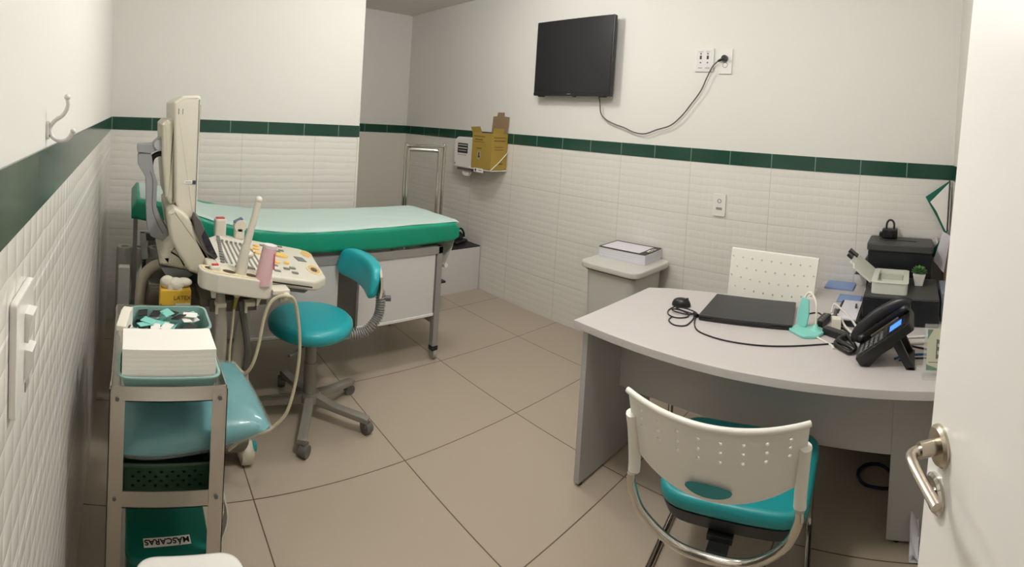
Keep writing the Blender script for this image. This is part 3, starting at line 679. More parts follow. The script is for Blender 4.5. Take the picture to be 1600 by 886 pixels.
# glove carton on the machine shelf
t = thing('glove_box', 'yellow and white carton with crumpled tissue on top, behind the spray trolley', 'box', (.29, 2.215, .59))
part('carton', G().box(.238, .342, 2.18, 2.25, .59, .715, .0015), mat('carton_yellow', (226, 184, 62), .6), t)
part('white_label', G().box(.290, .339, 2.1785, 2.181, .595, .672, .0005), paper, t)
for tx_, sz, px_, pz_ in (('Luvas', .024, .265, .662), ('de', .02, .258, .642), ('LATEX', .02, .312, .690)): part('lettering', G().text(tx_, sz, T(px_, 2.179, pz_) @ RX(90)), mat('carton_print', (120, 92, 30), .7), t)
part('tissue', G().ball((.262, 2.21, .735), .026, .02, .022).ball((.29, 2.205, .728), .03, .024, .024).ball((.318, 2.215, .732), .03, .02, .016).ball((.275, 2.195, .712), .014, .012, .026).ball((.302, 2.195, .708), .012, .012, .022), mat('tissue_white', (214, 208, 190), .8, bump=1, bscale=60), t)
# things standing behind, between the machine and the wall
for i, (x, lab) in enumerate(((.108, 'white paper roll standing next to the left wall, nearest the corner'), (.187, 'middle white paper roll standing behind the ultrasound machine'), (.266, 'white paper roll standing behind the machine, closest to its neck'))):
    solo('paper_roll', G().lathe([(.018, 0), (.018, .60), (.020, .628), (.036, .628), (.041, .61), (.041, 0), (.018, 0)], (x, 3.02, .0), n=28), paper, lab, 'paper roll', (x, 3.02, 0), 'paper rolls behind the machine')
solo('tall_carton', G(T(.085, 2.66, .12) @ RX(-6)).box(0, .05, 0, .07, 0, .50, .001), paper, 'tall narrow white carton leaning beside the left wall', 'box', (.11, 2.66, .0))
solo('green_roll', G(T(.155, 2.62, 0) @ RX(-4)).cyl((0, 0, .0), (0, 0, .48), .018), mat('roll_green', (20, 96, 66), .5), 'thin dark green roll standing next to the narrow white carton', 'roll', (.155, 2.62, .0))

# ------------------------------------------------------------------ stool
t = thing('stool', 'round teal stool with curved backrest on a five-arm gray castor base', 'stool', (.93, 2.525, 0))
part('seat', G().lathe([(0, .392), (.12, .392), (.165, .396), (.182, .408), (.186, .425), (.184, .441), (.172, .453), (.15, .457), (0, .459)], (.910, 2.515, 0), n=56), teal, t, sharp=60)
part('seat_plate', G().cyl((.91, 2.515, .375), (.91, 2.515, .393), .10).box(.93, 1.10, 2.45, 2.49, .368, .38, .003), stool_gray, t)
part('gas_lift', G().cyl((.925, 2.52, .11), (.922, 2.52, .25), .029, b=.003).cyl((.922, 2.52, .25), (.918, 2.518, .39), .0245), stool_gray, t)
part('hub', G().cyl((.93, 2.525, .07), (.93, 2.525, .115), .045, b=.01).lathe([(.031, .108), (.031, .114), (.0, .114)], (.93, 2.525, 0)), stool_gray, t)
for ang in (-117, -48, 22, 98, 168):
    ca, sa = math.cos(math.radians(ang)), math.sin(math.radians(ang)); L = .262
    A = (.93+ca*.02, 2.525+sa*.02, .092); B = (.93+ca*L, 2.525+sa*L, .066)
    g = G(T(.93, 2.525, 0) @ RZ(ang)); g.prism([(.02, .068), (.12, .062), (L+.012, .052), (L+.016, .072), (L, .078), (.12, .088), (.02, .112)], -.02, .02, .008, M=XZ)
    arm = part('base_arm', g, stool_gray, t)
    cx_, cy_ = .93+ca*L, 2.525+sa*L; rr = math.radians(ang+60)
    g = G(T(cx_, cy_, 0) @ RZ(ang+65)); g.cyl((-.018, 0, .0), (.018, 0, .0), .025, b=.004, M=T(.012, 0, .025)).box(-.012, .02, -.012, .02, .03, .055, .004)
    part('caster', g, rubber, arm)
def PD(u, v):                                   # backrest pad, hollow side to the sitter
    y = 2.375+.375*u; c = 1-(2*u-1)**2
    return (1.115+.045*c+.03*v, y, .555+.115*v+.012*c)
def pad(u, v):
    q = 2*PI*v; a_ = math.copysign(abs(math.cos(q))**.5, math.cos(q)); b2 = math.copysign(abs(math.sin(q))**.6, math.sin(q))
    e = (1-abs(2*u-1)**8)**.5 if abs(2*u-1) < 1 else 0
    c = 1-(2*u-1)**2
    return (1.143+.045*c+a_*.030*max(e, .05)+.012*b2, 2.375+.375*u, .622+.012*c-.02*(1-u)+b2*.067*max(e, .3))
g = G().surf(pad, 40, 32)
bmesh.ops.remove_doubles(g.bm, verts=g.bm.verts[:], dist=1e-5); bmesh.ops.holes_fill(g.bm, edges=[e for e in g.bm.edges if e.is_boundary]); bmesh.ops.recalc_face_normals(g.bm, faces=g.bm.faces[:])
bp = part('backrest', g, teal, t, sharp=70)
part('back_shell', G().surf(lambda u, v: (1.143+.045*(1-(2*u-1)**2)+.030+.006*math.sin(PI*v), 2.368+.389*u, .622+.012*(1-(2*u-1)**2)-.02*(1-u)+(v-.5)*.125*(1-.25*abs(2*u-1)**6)), 24, 8, .010), mat('shell_beige', (196, 188, 172), .45), bp)
g = G(); pts = [(1.02, 2.47, .376), (1.083, 2.455, .376), (1.144, 2.44, .392), (1.19, 2.43, .442), (1.205, 2.43, .50), (1.205, 2.44, .57)]
g.tube(pts, .017, n=14); P_ = smooth_path(pts[1:], 6)
for a1, a2 in zip(P_[::1], P_[1::1]):
    d = (a2-a1)*.25; g.cyl(a1-d, a1+d, .0225, n=16, b=.002)
part('bellows_tube', g, gray_metal, t)
part('knob', G().cyl((1.225, 2.43, .53), (1.25, 2.42, .53), .013, b=.003), gray_dark, t)
part('height_lever', G().tube([(.90, 2.47, .372), (.80, 2.38, .37), (.76, 2.35, .375)], .006), gray_dark, t)

# ------------------------------------------------------------------ instrument trolley
CX0, CX1, CY0, CY1 = .092, .352, 1.583, 2.04
t = thing('trolley', 'narrow stainless steel trolley with three shelves next to the tiled left wall', 'trolley', (.22, 1.82, 0))
def angle_post(x, y, sx, sy):
    return G().box(*sorted((x, x+sx*.034)), *sorted((y, y+sy*.002)), .05, .715).box(*sorted((x, x+sx*.002)), *sorted((y, y+sy*.034)), .05, .715)
for x, sx in ((CX0, 1), (CX1, -1)):
    for y, sy in ((CY0, 1), (CY1, -1)):
        p = part('leg', angle_post(x, y, sx, sy), steel, t)
        part('caster', G().cyl((x+sx*.006, y+sy*.015, .025), (x+sx*.028, y+sy*.015, .025), .025, b=.003).box(*sorted((x+sx*.008, x+sx*.026)), *sorted((y+sy*.006, y+sy*.024)), .035, .06), black, p)
        for z in (.695, .468, .17):
            part('bolt', G().cyl((x+sx*.017, y-sy*.0035, z), (x+sx*.017, y+sy*.001, z), .0045, n=12), gray_dark, p)
for z, h in ((.70, .022), (.457, .026), (.16, .026)):
    part('shelf', G().box(CX0+.002, CX1-.002, CY0+.002, CY1-.002, z-.012, z-.010).box(CX0+.002, CX1-.002, CY0+.002, CY0+.004, z-.012, z-.012+h+.012)
         .box(CX0+.002, CX1-.002, CY1-.004, CY1-.002, z-.012, z+h).box(CX0+.002, CX0+.004, CY0+.002, CY1-.002, z-.012, z+h).box(CX1-.004, CX1-.002, CY0+.002, CY1-.002, z-.012, z+h), steel, t)
ZS = .690                                       # top surface of the upper shelf
def tub(x0, x1, y0, y1, z0, z1, tp, th, m, r=.03, taper=.008):
    o = rpoly([(x0, y0), (x1, y0), (x1, y1), (x0, y1)], r, 6)
    cx, cy = (x0+x1)/2, (y0+y1)/2
    def s(k): return [(cx+(x-cx)*(1-2*k/(x1-x0)), cy+(y-cy)*(1-2*k/(y1-y0))) for x, y in o]
    loops = [(s(taper), z0), (s(0), z1), (s(-.003), z1), (s(-.003), z1+.003), (s(th), z1+.003), (s(taper+th), z0+th)]
    g = G(); vs = [[g.bm.verts.new((x, y, z)) for x, y in L] for L, z in loops]; n = len(o)
    for a_, c_ in zip(vs, vs[1:]):
        for k in range(n): g.bm.faces.new((a_[k], a_[(k+1) % n], c_[(k+1) % n], c_[k]))
    g.bm.faces.new(vs[0][::-1]); g.bm.faces.new(vs[-1]); bmesh.ops.recalc_face_normals(g.bm, faces=g.bm.faces[:])
    return g
bk1 = thing('basket', 'pale mint plastic basket holding the white paper towels at the trolley front', 'basket', (.227, 1.66, ZS), group='mint baskets on the trolley')
part('basket_body', tub(.110, .338, 1.597, 1.725, ZS+.001, .733, 0, .003, mint), mint, bk1)
solo('basket', tub(.134, .348, 1.79, 1.94, ZS+.001, .755, 0, .003, mint), mint, 'pale mint plastic basket filled with small wrapped sachets', 'basket', (.238, 1.875, ZS), 'mint baskets on the trolley')
part('light_motif', G().prism([(.155, .693), (.195, .693), (.176, .712)], 1.5985, 1.601, M=XZ), mat('mint_pale', (190, 214, 206), .5), bk1)
part('light_motif', G().prism([(.255, .693), (.295, .693), (.276, .712)], 1.5985, 1.601, M=XZ), mat('mint_pale', (190, 214, 206), .5), bk1)
for z, lab in ((0, 0),):
    t2 = thing('paper_towel_stack', 'thick stack of folded white paper towels in the front basket', 'paper towels', (.225, 1.69, .695))
    g = G()
    for k in range(34):
        j = math.sin(k*1.7)*.00012; g.box(.117+j, .327+j, 1.606+j*.7, 1.712+j, .696+k*.0029, .6989+k*.0029, .0004, 1)
    part('towels', g, paper, t2)
# sachets in the rear basket
rs = random.Random(11)
for k in range(34):
    x = .165+rs.random()*.150; y = 1.81+rs.random()*.11; a_ = rs.random()*360; kind = k % 3
    M_ = T(x, y, .716+.0026*(k//2)+rs.random()*.003) @ RZ(a_) @ RX(rs.uniform(-14, 14))
    t2 = solo('sachet', G(M_).box(-.020, .020, -.013, .013, -.0012, .0012, .0006, 1), (black_sat, paper, mint_bright)[kind],
              ('small black wrapped sachet in the rear mint basket', 'small white wrapped sachet in the rear mint basket', 'small mint-colored wrapped sachet in the rear mint basket')[kind],
              'sachet', M_ @ Vector((0, 0, 0)), ('black sachets in the basket', 'white sachets in the basket', 'mint sachets in the basket')[kind])
    if kind == 0: part('mint_band', G(M_ @ T(-tuple(M_.translation)[0]*0, 0, 0)).box(-.022, .022, -.004, .004, .0010, .0016), mint_bright, None) if 0 else None
t2 = thing('spray_bottle', 'clear spray bottle with a white trigger head at the trolley rear left', 'bottle', (.118, 1.775, ZS))
part('bottle_body', G().lathe([(0, 0), (.024, 0), (.027, .006), (.027, .045), (.020, .062), (.011, .068), (.011, .074), (0, .074)], (.124, 1.765, ZS)), clear, t2)
hdm = T(.124, 1.765, .755) @ RZ(-105) @ Matrix.Scale(1.25, 4)
part('collar', G(hdm).cyl((0, 0, .0), (0, 0, .018), .015, .013, n=20), white_pl, t2)
part('trigger_head', G(hdm).prism(rpoly([(-.014, .012), (-.016, .052), (.006, .052), (.040, .034), (.040, .022), (.012, .024), (.010, .012)], .003), -.010, .010, .003, M=XZ), white_pl, t2)
part('trigger', G(hdm).tube([(.018, 0, .026), (.024, 0, .012), (.022, 0, -.006)], .005), white_pl, t2)
# green perforated basket, pillow, box and lid
def PB(u, v): return (.125+.205*u, 1.628, .437+.066*v)
t2 = thing('perforated_basket', 'dark green perforated basket on the middle trolley shelf', 'basket', (.23, 1.75, .425))
for nm, f, n_ in (('front_wall', lambda u, v: (.130+.196*u, 1.632, .447+.064*v), 15), ('back_wall', lambda u, v: (.326-.196*u, 1.90, .447+.064*v), 15),
              ('side_wall', lambda u, v: (.326, 1.632+.268*u, .447+.064*v), 18), ('side_wall', lambda u, v: (.130, 1.90-.268*u, .447+.064*v), 18)):
    part(nm, G().perf(f, n_, 6, (lambda n_: lambda i, j: .62 if 0 < i < n_-1 and 1 <= j <= 4 and (i+j) % 2 == 0 else 0)(n_), .0025), dgreen, t2, sharp=60)
part('basket_floor', G().box(.129, .327, 1.631, 1.901, .447, .450), dgreen, t2)
part('rim', G().tube([(.126, 1.628, .512), (.330, 1.628, .512), (.330, 1.904, .512), (.126, 1.904, .512), (.126, 1.628, .512)], .005, smooth=False), dgreen, t2)
def pil(u, v):
    x0, x1, y0, y1 = .098, .470, 1.585, 1.95
    a_ = 2*u-1; b2 = 2*v-1; bulge = (max(0, 1-abs(a_)**3.2)**.55)*(max(0, 1-abs(b2)**3.2)**.55)
    s_ = 1-.05*(b2*b2)-.0*(a_*a_); t_ = 1-.05*(a_*a_)
    return a_*s_, b2*t_, bulge
PM = T(.282, 1.775, .566) @ RZ(4) @ RY(-4.5)
def pillow(th, grow=0):
    def f(sg):
        def h(u, v):
            a_, b2, q = pil(u, v); wr_ = .0025*math.sin(a_*9+b2*4)*math.sin(b2*13)
            return (a_*(.187+grow), b2*(.165+grow), sg*(th*q+grow*.5*(q > 0))+wr_*q)
        return h
    g = G(PM); g.surf(f(1), 30, 30); g.surf(f(-1), 30, 30); bmesh.ops.remove_doubles(g.bm, verts=g.bm.verts[:], dist=1e-4); bmesh.ops.recalc_face_normals(g.bm, faces=g.bm.faces[:]); return g
t2 = thing('pillow', 'teal vinyl pillow in clear plastic wrapping, pushed into the trolley over the green basket', 'pillow', (.28, 1.775, .51))
pc = part('cushion', pillow(.045), teal_pillow, t2, sharp=80)
part('plastic_wrap', pillow(.046, .006), film, t2, sharp=80)
t2 = thing('mask_box', 'green plastic box labeled MÁSCARAS on the bottom trolley shelf', 'box', (.235, 1.70, .15))
part('box_body', G().prism(rpoly([(.140, 1.61), (.334, 1.61), (.334, 1.80), (.140, 1.80)], .03, 6), .15, .292, .006), grn_box, t2)
part('lid', G().prism(rpoly([(.137, 1.607), (.337, 1.607), (.337, 1.803), (.137, 1.803)], .033, 6), .288, .306, .006), grn_box, t2)
TM = T(.236, 1.652, .3065) @ RZ(184)
lbp = part('label_sticker', G(TM).box(-.056, .056, -.0125, .0125, 0, .0006), paper, t2, label='white sticker with black lettering')
part('lettering', G(TM).text('MÁSCARAS', .0215, T(0, -.001, .0011), .0003, .0004), black, lbp)
t2 = solo('food_container', tub(.145, .315, 1.83, 1.98, .15, .395, 0, .003, None), mat('frosted_plastic', (206, 204, 190), .4), 'frosted white plastic container behind the green mask box', 'container', (.23, 1.9, .15))
part('lid', G().prism(rpoly([(.142, 1.827), (.318, 1.827), (.318, 1.983), (.142, 1.983)], .03, 6), .395, .407, .004), white_pl, t2, local=False).parent = None if 0 else t2
solo('towel_strip', G().surf(lambda u, v: (.356+.004*math.sin(v*PI)+.012*math.sin(v*PI), 1.625+.035*u, .44-.125*v-.01*u*v), 8, 14, .004), mat('strip_cloth', (222, 216, 204), .6, bump=.4, bscale=40),
     'narrow white plastic strip hanging on the right trolley leg', 'strip', (.36, 1.64, .38))
t2 = thing('waste_bin', 'white lidded bin beside the trolley, cut by the bottom edge of the photo', 'bin', (.25, 1.30, 0))
part('bin_body', G().prism(rpoly([(.165, 1.20), (.335, 1.20), (.335, 1.395), (.165, 1.395)], .04, 8), .0, .465, .01, top=rpoly([(.157, 1.19), (.343, 1.19), (.343, 1.405), (.157, 1.405)], .045, 8)), white_gl, t2)
part('bin_lid', G().prism(rpoly([(.148, 1.18), (.352, 1.18), (.352, 1.415), (.148, 1.415)], .05, 10), .465, .50, .014, seg=4), white_gl, t2)

# ------------------------------------------------------------------ things on the left wall
t = thing('wall_hook', 'white S-shaped coat hook screwed to the left wall above the green band', 'hook', (0, 1.24, 1.29))
part('hook_arm', G().tube([(.029, 1.24, 1.340), (.030, 1.24, 1.328), (.024, 1.24, 1.316), (.012, 1.24, 1.307), (.005, 1.24, 1.296), (.008, 1.24, 1.284), (.020, 1.24, 1.278), (.031, 1.24, 1.281), (.038, 1.24, 1.291)], .0030, n=12)
     .ball((.029, 1.24, 1.341), .0048).ball((.0385, 1.24, 1.2925), .0042), mat('hook_white', (224, 220, 216), .25), t)
part('back_plate', G().prism(rpoly([(1.232, 1.280), (1.248, 1.280), (1.248, 1.306), (1.232, 1.306)], .007), 0, .004, .001, M=YZ), mat('hook_white', (224, 220, 216), .25), t)
part('screw', G().cyl((.003, 1.24, 1.286), (.0055, 1.24, 1.286), .0028, n=12), key_gray, t)
t = thing('light_switch', 'white two-rocker light switch plate on the left wall by the doorway', 'switch', (0, 1.075, 1.06))
part('plate', G().prism(rpoly([(1.028, .992), (1.120, .992), (1.120, 1.120), (1.028, 1.120)], .006), 0, .009, .003, M=YZ), white_gl, t)
for z in (1.078, 1.036): part('rocker', G(T(.010, 1.080, z) @ RY(9)).box(-.004, .006, -.013, .013, -.017, .017, .001), white_gl, t)
part('lower_socket', G().box(.007, .0105, 1.072, 1.092, 1.000, 1.012, .001), mat('socket_gray', (150, 146, 138), .5), t)

# ------------------------------------------------------------------ things on the right wall
t = thing('television', 'flat black television on the upper right wall', 'television', (2.66, 2.67, 1.8))
y0, y1 = 2.335, 2.995
part('casing', G().prism(rpoly([(y0, 1.552), (y1, 1.552), (y1, 2.066), (y0, 2.066)], .006), 2.662, 2.692, .004, M=YZ).box(2.69, 2.715, y0+.08, y1-.08, 1.62, 1.98, .008), black, t)
part('screen', G().box(2.6602, 2.6625, y0+.010, y1-.010, 1.576, 2.056), screen_m, t)
part('lower_bezel', G().box(2.659, 2.6635, y0+.002, y1-.002, 1.554, 1.575, .001).box(2.6575, 2.66, y0+.19, y0+.42, 1.556, 1.566, .001), black, t)
part('sensor', G().cyl((2.668, 2.63, 1.553), (2.668, 2.63, 1.545), .013, b=.002), black, t)
part('foot_stub', G().box(2.664, 2.684, y0+.04, y0+.09, 1.545, 1.554, .002), black, t)
part('foot_stub', G().box(2.664, 2.684, y1-.09, y1-.04, 1.545, 1.554, .002), black, t)
part('wall_mount', G().box(2.715, 2.75, 2.56, 2.78, 1.70, 1.90, .002), black, t)
part('badge', G().box(2.657, 2.6578, 2.655, 2.685, 1.562, 1.567), key_gray, t)
t = thing('power_plug', 'black plug in the right-hand wall plate, feeding the television cable', 'plug', (2.735, 1.615, 1.79))
part('plug_body', G().cyl((2.712, 1.612, 1.788), (2.737, 1.612, 1.788), .0185, b=.005).cyl((2.72, 1.612, 1.788), (2.718, 1.648, 1.772), .010, .006), black, t)
solo('cable', G().tube([(2.70, 2.46, 1.575), (2.715, 2.452, 1.53), (2.72, 2.44, 1.45), (2.722, 2.40, 1.41), (2.723, 2.33, 1.382), (2.723, 2.25, 1.362), (2.723, 2.18, 1.338), (2.723, 2.10, 1.334), (2.723, 2.02, 1.362), (2.723, 1.93, 1.392), (2.723, 1.86, 1.45), (2.723, 1.80, 1.525),
     (2.72, 1.745, 1.60), (2.72, 1.71, 1.68), (2.718, 1.68, 1.74), (2.718, 1.647, 1.773)], .0042, n=8), cable_gray, 'dark cable drooping across the wall from television to wall plate', 'cable', (2.7, 2.1, 1.4))
t = thing('wall_plate', 'square white wall plate with rows of small black sockets right of the television', 'wall plate', (2.745, 1.745, 1.78))
part('plate', G().box(2.738, 2.75, 1.686, 1.802, 1.714, 1.848, .002), white_gl, t)
part('inner_panel', G().box(2.7365, 2.739, 1.694, 1.794, 1.722, 1.840, .001), mat('plate_lilac', (222, 216, 214), .4), t)
for y in (1.722, 1.766):
    part('socket', G().box(2.7355, 2.737, y-.006, y+.006, 1.785, 1.806), black, t)
    part('jack', G().cyl((2.735, y, 1.817), (2.737, y, 1.817), .005, n=14), mat('jack_brown', (104, 84, 80), .5), t)
    part('jack', G().cyl((2.735, y, 1.766), (2.737, y, 1.766), .005, n=14), mat('jack_gray', (110, 110, 108), .5), t)
    part('caption', G().box(2.736, 2.737, y-.014, y+.014, 1.733, 1.737), key_gray, t); part('caption', G().box(2.736, 2.737, y-.014, y+.014, 1.827, 1.8295), key_gray, t)
t = thing('wall_outlet', 'taller white wall plate holding the black plug of the television', 'outlet', (2.745, 1.612, 1.77))
part('plate', G().box(2.738, 2.75, 1.572, 1.652, 1.702, 1.846, .002), white_gl, t)
part('socket_ring', G().lathe([(.013, 0), (.016, 0), (.016, .002), (.013, .002), (.013, 0)], M=T(2.7385, 1.612, 1.752) @ RY(-90)), mat('socket_gray', (150, 146, 138), .5), t)
t = thing('wall_outlet', 'small white outlet plate on the embossed tiles above the bin and desk', 'outlet', (2.745, 1.592, .96))
part('plate', G().prism(rpoly([(1.554, .896), (1.630, .896), (1.630, 1.022), (1.554, 1.022)], .008), 2.738, 2.75, .003, M=YZ), white_gl, t)
part('socket_ring', G().lathe([(.009, 0), (.0125, 0), (.0125, .002), (.009, .002), (.009, 0)], M=T(2.738, 1.592, .982) @ RY(-90)), key_gray, t)
part('indicator', G().box(2.7365, 2.739, 1.574, 1.610, .932, .946, .001), mat('indicator_gray', (150, 142, 136), .5), t)
t = thing('towel_dispenser', 'white wall paper towel dispenser with a black striped label', 'dispenser', (2.69, 3.71, 1.08))
part('housing', G().prism(rpoly([(3.585, .965), (3.845, .965), (3.845, 1.19), (3.80, 1.215), (3.63, 1.215), (3.585, 1.19)], .012), 2.635, 2.75, .010, M=YZ, seg=3), white_gl, t)
part('towel_slot', G().box(2.65, 2.745, 3.62, 3.81, .945, .968, .004), mat('slot_gray', (120, 116, 110), .5), t)
part('hanging_towel', G().surf(lambda u, v: (2.67+.006*math.sin(u*5), 3.64+.13*u+.02*v*(1-2*u), .952-.045*v-.008*math.sin(u*PI)*v), 10, 6, .003), paper, t)
lp = part('label', G().box(2.6335, 2.6355, 3.665, 3.795, 1.085, 1.165), ink if 0 else black_sat, t)
for q in ((2.633, 2.6337, 3.672, 3.788, 1.148, 1.153), (2.633, 2.6337, 3.672, 3.788, 1.124, 1.130), (2.633, 2.6337, 3.680, 3.780, 1.103, 1.107)): part('label_line', G().box(*q), paper, lp)
part('pink_caption', G().box(2.6335, 2.6355, 3.675, 3.79, 1.066, 1.074), mat('caption_pink', (214, 170, 170), .5), t)
part('lock', G().cyl((2.634, 3.825, .995), (2.637, 3.825, .995), .008, n=14), key_gray, t)
# sharps carton in its wire holder
t = thing('sharps_box', 'open yellow-brown cardboard sharps box hanging in a wall bracket', 'box', (2.66, 3.42, .99))
part('carton', G().box(2.58, 2.742, 3.315, 3.545, .99, 1.262, .0015), yellow_card, t)
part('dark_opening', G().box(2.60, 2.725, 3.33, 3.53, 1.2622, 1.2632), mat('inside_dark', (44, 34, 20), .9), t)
part('front_flap', G(T(2.583, 3.50, 1.26) @ RY(-14)).prism([(-.065, 0), (.050, 0), (.062, .044), (-.05, .052)], -.001, .001, M=YZ), yellow_card, t)
part('side_flap', G(T(2.63, 3.318, 1.262) @ RX(8)).prism([(-.04, 0), (.07, 0), (.07, .042), (-.04, .042)], -.001, .001, M=XZ), yellow_card, t)
part('tall_lid', G(T(2.735, 3.42, 1.262) @ RY(4)).prism([(-.105, -.01), (.080, -.01), (.080, .132), (.035, .136), (.030, .166), (-.045, .166), (-.050, .136), (-.105, .132)], -.001, .001, M=YZ), cardboard, t)
em = part('emblem', G().prism([(3.455+.024*math.cos(q), 1.09+.034*math.sin(q)) for q in (2*PI*k/24 for k in range(24))], 2.5785, 2.581, M=YZ), mat('emblem_pale', (166, 150, 116), .7), t)
part('emblem_mark', G().box(2.578, 2.5786, 3.449, 3.461, 1.072, 1.112).box(2.578, 2.5786, 3.441, 3.469, 1.078, 1.084), ink, em)
for q in ((2.5788, 2.5802, 3.40, 3.53, 1.232, 1.238), (2.5788, 2.5802, 3.42, 3.51, 1.206, 1.214), (2.5788, 2.5802, 3.40, 3.53, 1.190, 1.194), (2.5788, 2.5802, 3.43, 3.49, 1.140, 1.146), (2.60, 2.72, 3.3138, 3.3152, 1.23, 1.236), (2.60, 2.72, 3.3138, 3.3152, 1.205, 1.212), (2.61, 2.70, 3.3138, 3.3152, 1.16, 1.164), (2.61, 2.70, 3.3138, 3.3152, 1.14, 1.144), (2.66, 2.70, 3.3138, 3.3152, 1.03, 1.038)): part('printed_line', G().box(*q), mat('carton_ink', (112, 84, 34), .8), t)
t = thing('sharps_box_bracket', 'white wire wall bracket around the cardboard sharps box', 'bracket', (2.66, 3.43, .98))
part('wire', G().tube([(2.748, 3.305, 1.13), (2.66, 3.306, 1.05), (2.574, 3.308, .985), (2.572, 3.34, .982), (2.572, 3.552, .982), (2.66, 3.553, 1.05), (2.748, 3.553, 1.13)], .0035, smooth=False), white_pl, t)
part('tray', G().box(2.58, 2.748, 3.31, 3.55, .978, .986, .002), white_pl, t)
pl_ = part('front_label', G().box(2.569, 2.573, 3.385, 3.495, .960, .992, .001), paper, t)
for q in ((2.5683, 2.5691, 3.465, 3.48, .966, .986), (2.5683, 2.5691, 3.40, 3.44, .975, .979)): part('label_mark', G().box(*q), ink, pl_)

# ------------------------------------------------------------------ step bin with paperwork
t = thing('pedal_bin', 'gray white plastic bin with flat lid, standing against the tiled right wall', 'bin', (2.53, 2.06, 0))
part('bin_body', G().prism(rpoly([(2.40, 1.93), (2.68, 1.93), (2.68, 2.20), (2.40, 2.20)], .04, 6), .0, .565, .01, top=rpoly([(2.375, 1.905), (2.70, 1.905), (2.70, 2.225), (2.375, 2.225)], .04, 6)), mat('bin_gray', (196, 196, 188), .4), t)
part('lid', G().prism(rpoly([(2.345, 1.865), (2.735, 1.865), (2.735, 2.255), (2.345, 2.255)], .06, 8), .565, .60, .010, seg=3), mat('bin_lid_gray', (206, 205, 196), .38), t)
part('rim_gap', G().prism(rpoly([(2.365, 1.89), (2.71, 1.89), (2.71, 2.235), (2.365, 2.235)], .045, 6), .556, .566), black_sat, t)
part('pedal', G().box(2.33, 2.40, 2.02, 2.10, .01, .03, .006), black_sat, t)
AM = T(2.625, 2.085, .601) @ RZ(4)
t = thing('paper_ream', 'thick stack of white forms lying on the gray bin lid under a clipboard', 'paper', (2.625, 2.085, .60))
g = G(AM)
for k in range(12): g.box(-.112+.0008*math.sin(k*2.1), .108, -.152+.001*math.sin(k*3.3), .152, k*.0044, .0042+k*.0044, .0005, 1)
part('sheets', g, lilac_paper, t)
t = thing('clipboard', 'dark brown clipboard with a white form on top of the paper stack', 'clipboard', (2.625, 2.085, .655))
part('board', G(AM @ T(0, .005, .054)).prism(rpoly([(-.11, -.155), (.115, -.155), (.115, .155), (-.11, .155)], .012), 0, .003, .0008), mat('clipboard_brown', (66, 54, 46), .5), t)
part('form', G(AM @ T(0, .012, .0575)).box(-.095, .088, -.118, .132, 0, .0012), lilac_paper, t)
part('clip', G(AM @ T(-.005, -.135, .058)).box(-.05, .05, -.012, .010, 0, .004, .001).tube([(-.03, .008, .004), (-.02, -.01, .010), (.02, -.01, .010), (.03, .008, .004)], .003), chrome, t)

# ------------------------------------------------------------------ on the desk
Z = .62
t = thing('laptop', 'closed black laptop in the middle of the desk', 'laptop', (2.08, 1.155, Z))
LT = [(1.908, 1.312), (1.985, .955), (2.262, 1.008), (2.198, 1.355)]
part('base', G().prism(rpoly(LT, .008), Z+.003, Z+.013, .002), black, t)
part('lid', G().prism(rpoly(LT, .008), Z+.0145, Z+.022, .002), mat('laptop_lid', (46, 47, 49), .45), t)
part('hinge', G().cyl((1.925, 1.255, Z+.0125), (1.972, 1.035, Z+.0125), .005, n=12), black, t)
for x, y in ((1.93, 1.29), (2.0, .98), (2.24, 1.02), (2.18, 1.33)): part('foot', G().cyl((x, y, Z), (x, y, Z+.004), .006, n=12), black, t)
t = thing('computer_mouse', 'black computer mouse at the left end of the desk beside a coiled cable', 'mouse', (2.02, 1.44, Z))
mm = T(2.015, 1.44, Z) @ RZ(-75)
part('mouse_body', G(mm).lathe([(0, 0), (.9, 0), (1, .12), (.95, .42), (.8, .75), (.5, .95), (0, 1.02)], n=28, M=Matrix.Diagonal((.041, .028, .034, 1))), black, t, sharp=70)
part('wheel', G(mm).cyl((.024, -.003, .031), (.024, .003, .031), .006, n=14), char, t)
cz = Z+.003
solo('mouse_cable', G().tube([(1.975, 1.45, cz+.004), (1.93, 1.455, cz), (1.885, 1.43, cz), (1.875, 1.39, cz), (1.905, 1.36, cz), (1.94, 1.37, cz), (1.95, 1.41, cz+.004), (1.93, 1.44, cz+.008), (1.915, 1.41, cz+.006), (1.93, 1.36, cz+.003), (1.96, 1.35, cz+.006), (1.965, 1.40, cz+.01),
     (1.945, 1.43, cz+.012), (1.935, 1.39, cz+.01), (1.94, 1.345, cz+.004), (1.93, 1.335, cz+.006)], .0026, n=8)
     .tube([(1.875, 1.41, cz), (1.83, 1.40, cz), (1.803, 1.36, cz), (1.825, 1.325, cz), (1.90, 1.33, cz), (1.93, 1.34, cz+.006)], .0026, n=8).cyl((1.93, 1.325, cz+.004), (1.945, 1.345, cz+.006), .009, n=12), black,
     'coiled black mouse cable lying between mouse and laptop', 'cable', (1.9, 1.38, Z))
cable('long thin black cable curving along the desk front to the telephone', [(1.925, 1.33, cz), (1.86, 1.305, cz), (1.805, 1.265, cz), (1.782, 1.20, cz), (1.778, 1.13, cz), (1.79, 1.05, cz), (1.812, .98, cz), (1.85, .90, cz), (1.89, .83, cz), (1.915, .78, cz), (1.91, .735, cz+.003), (1.87, .70, cz+.004)], .0028, black)
t = thing('phone_holder', 'mint green desk stand with an upright paddle and a curved white stem', 'desk stand', (1.98, .90, Z))
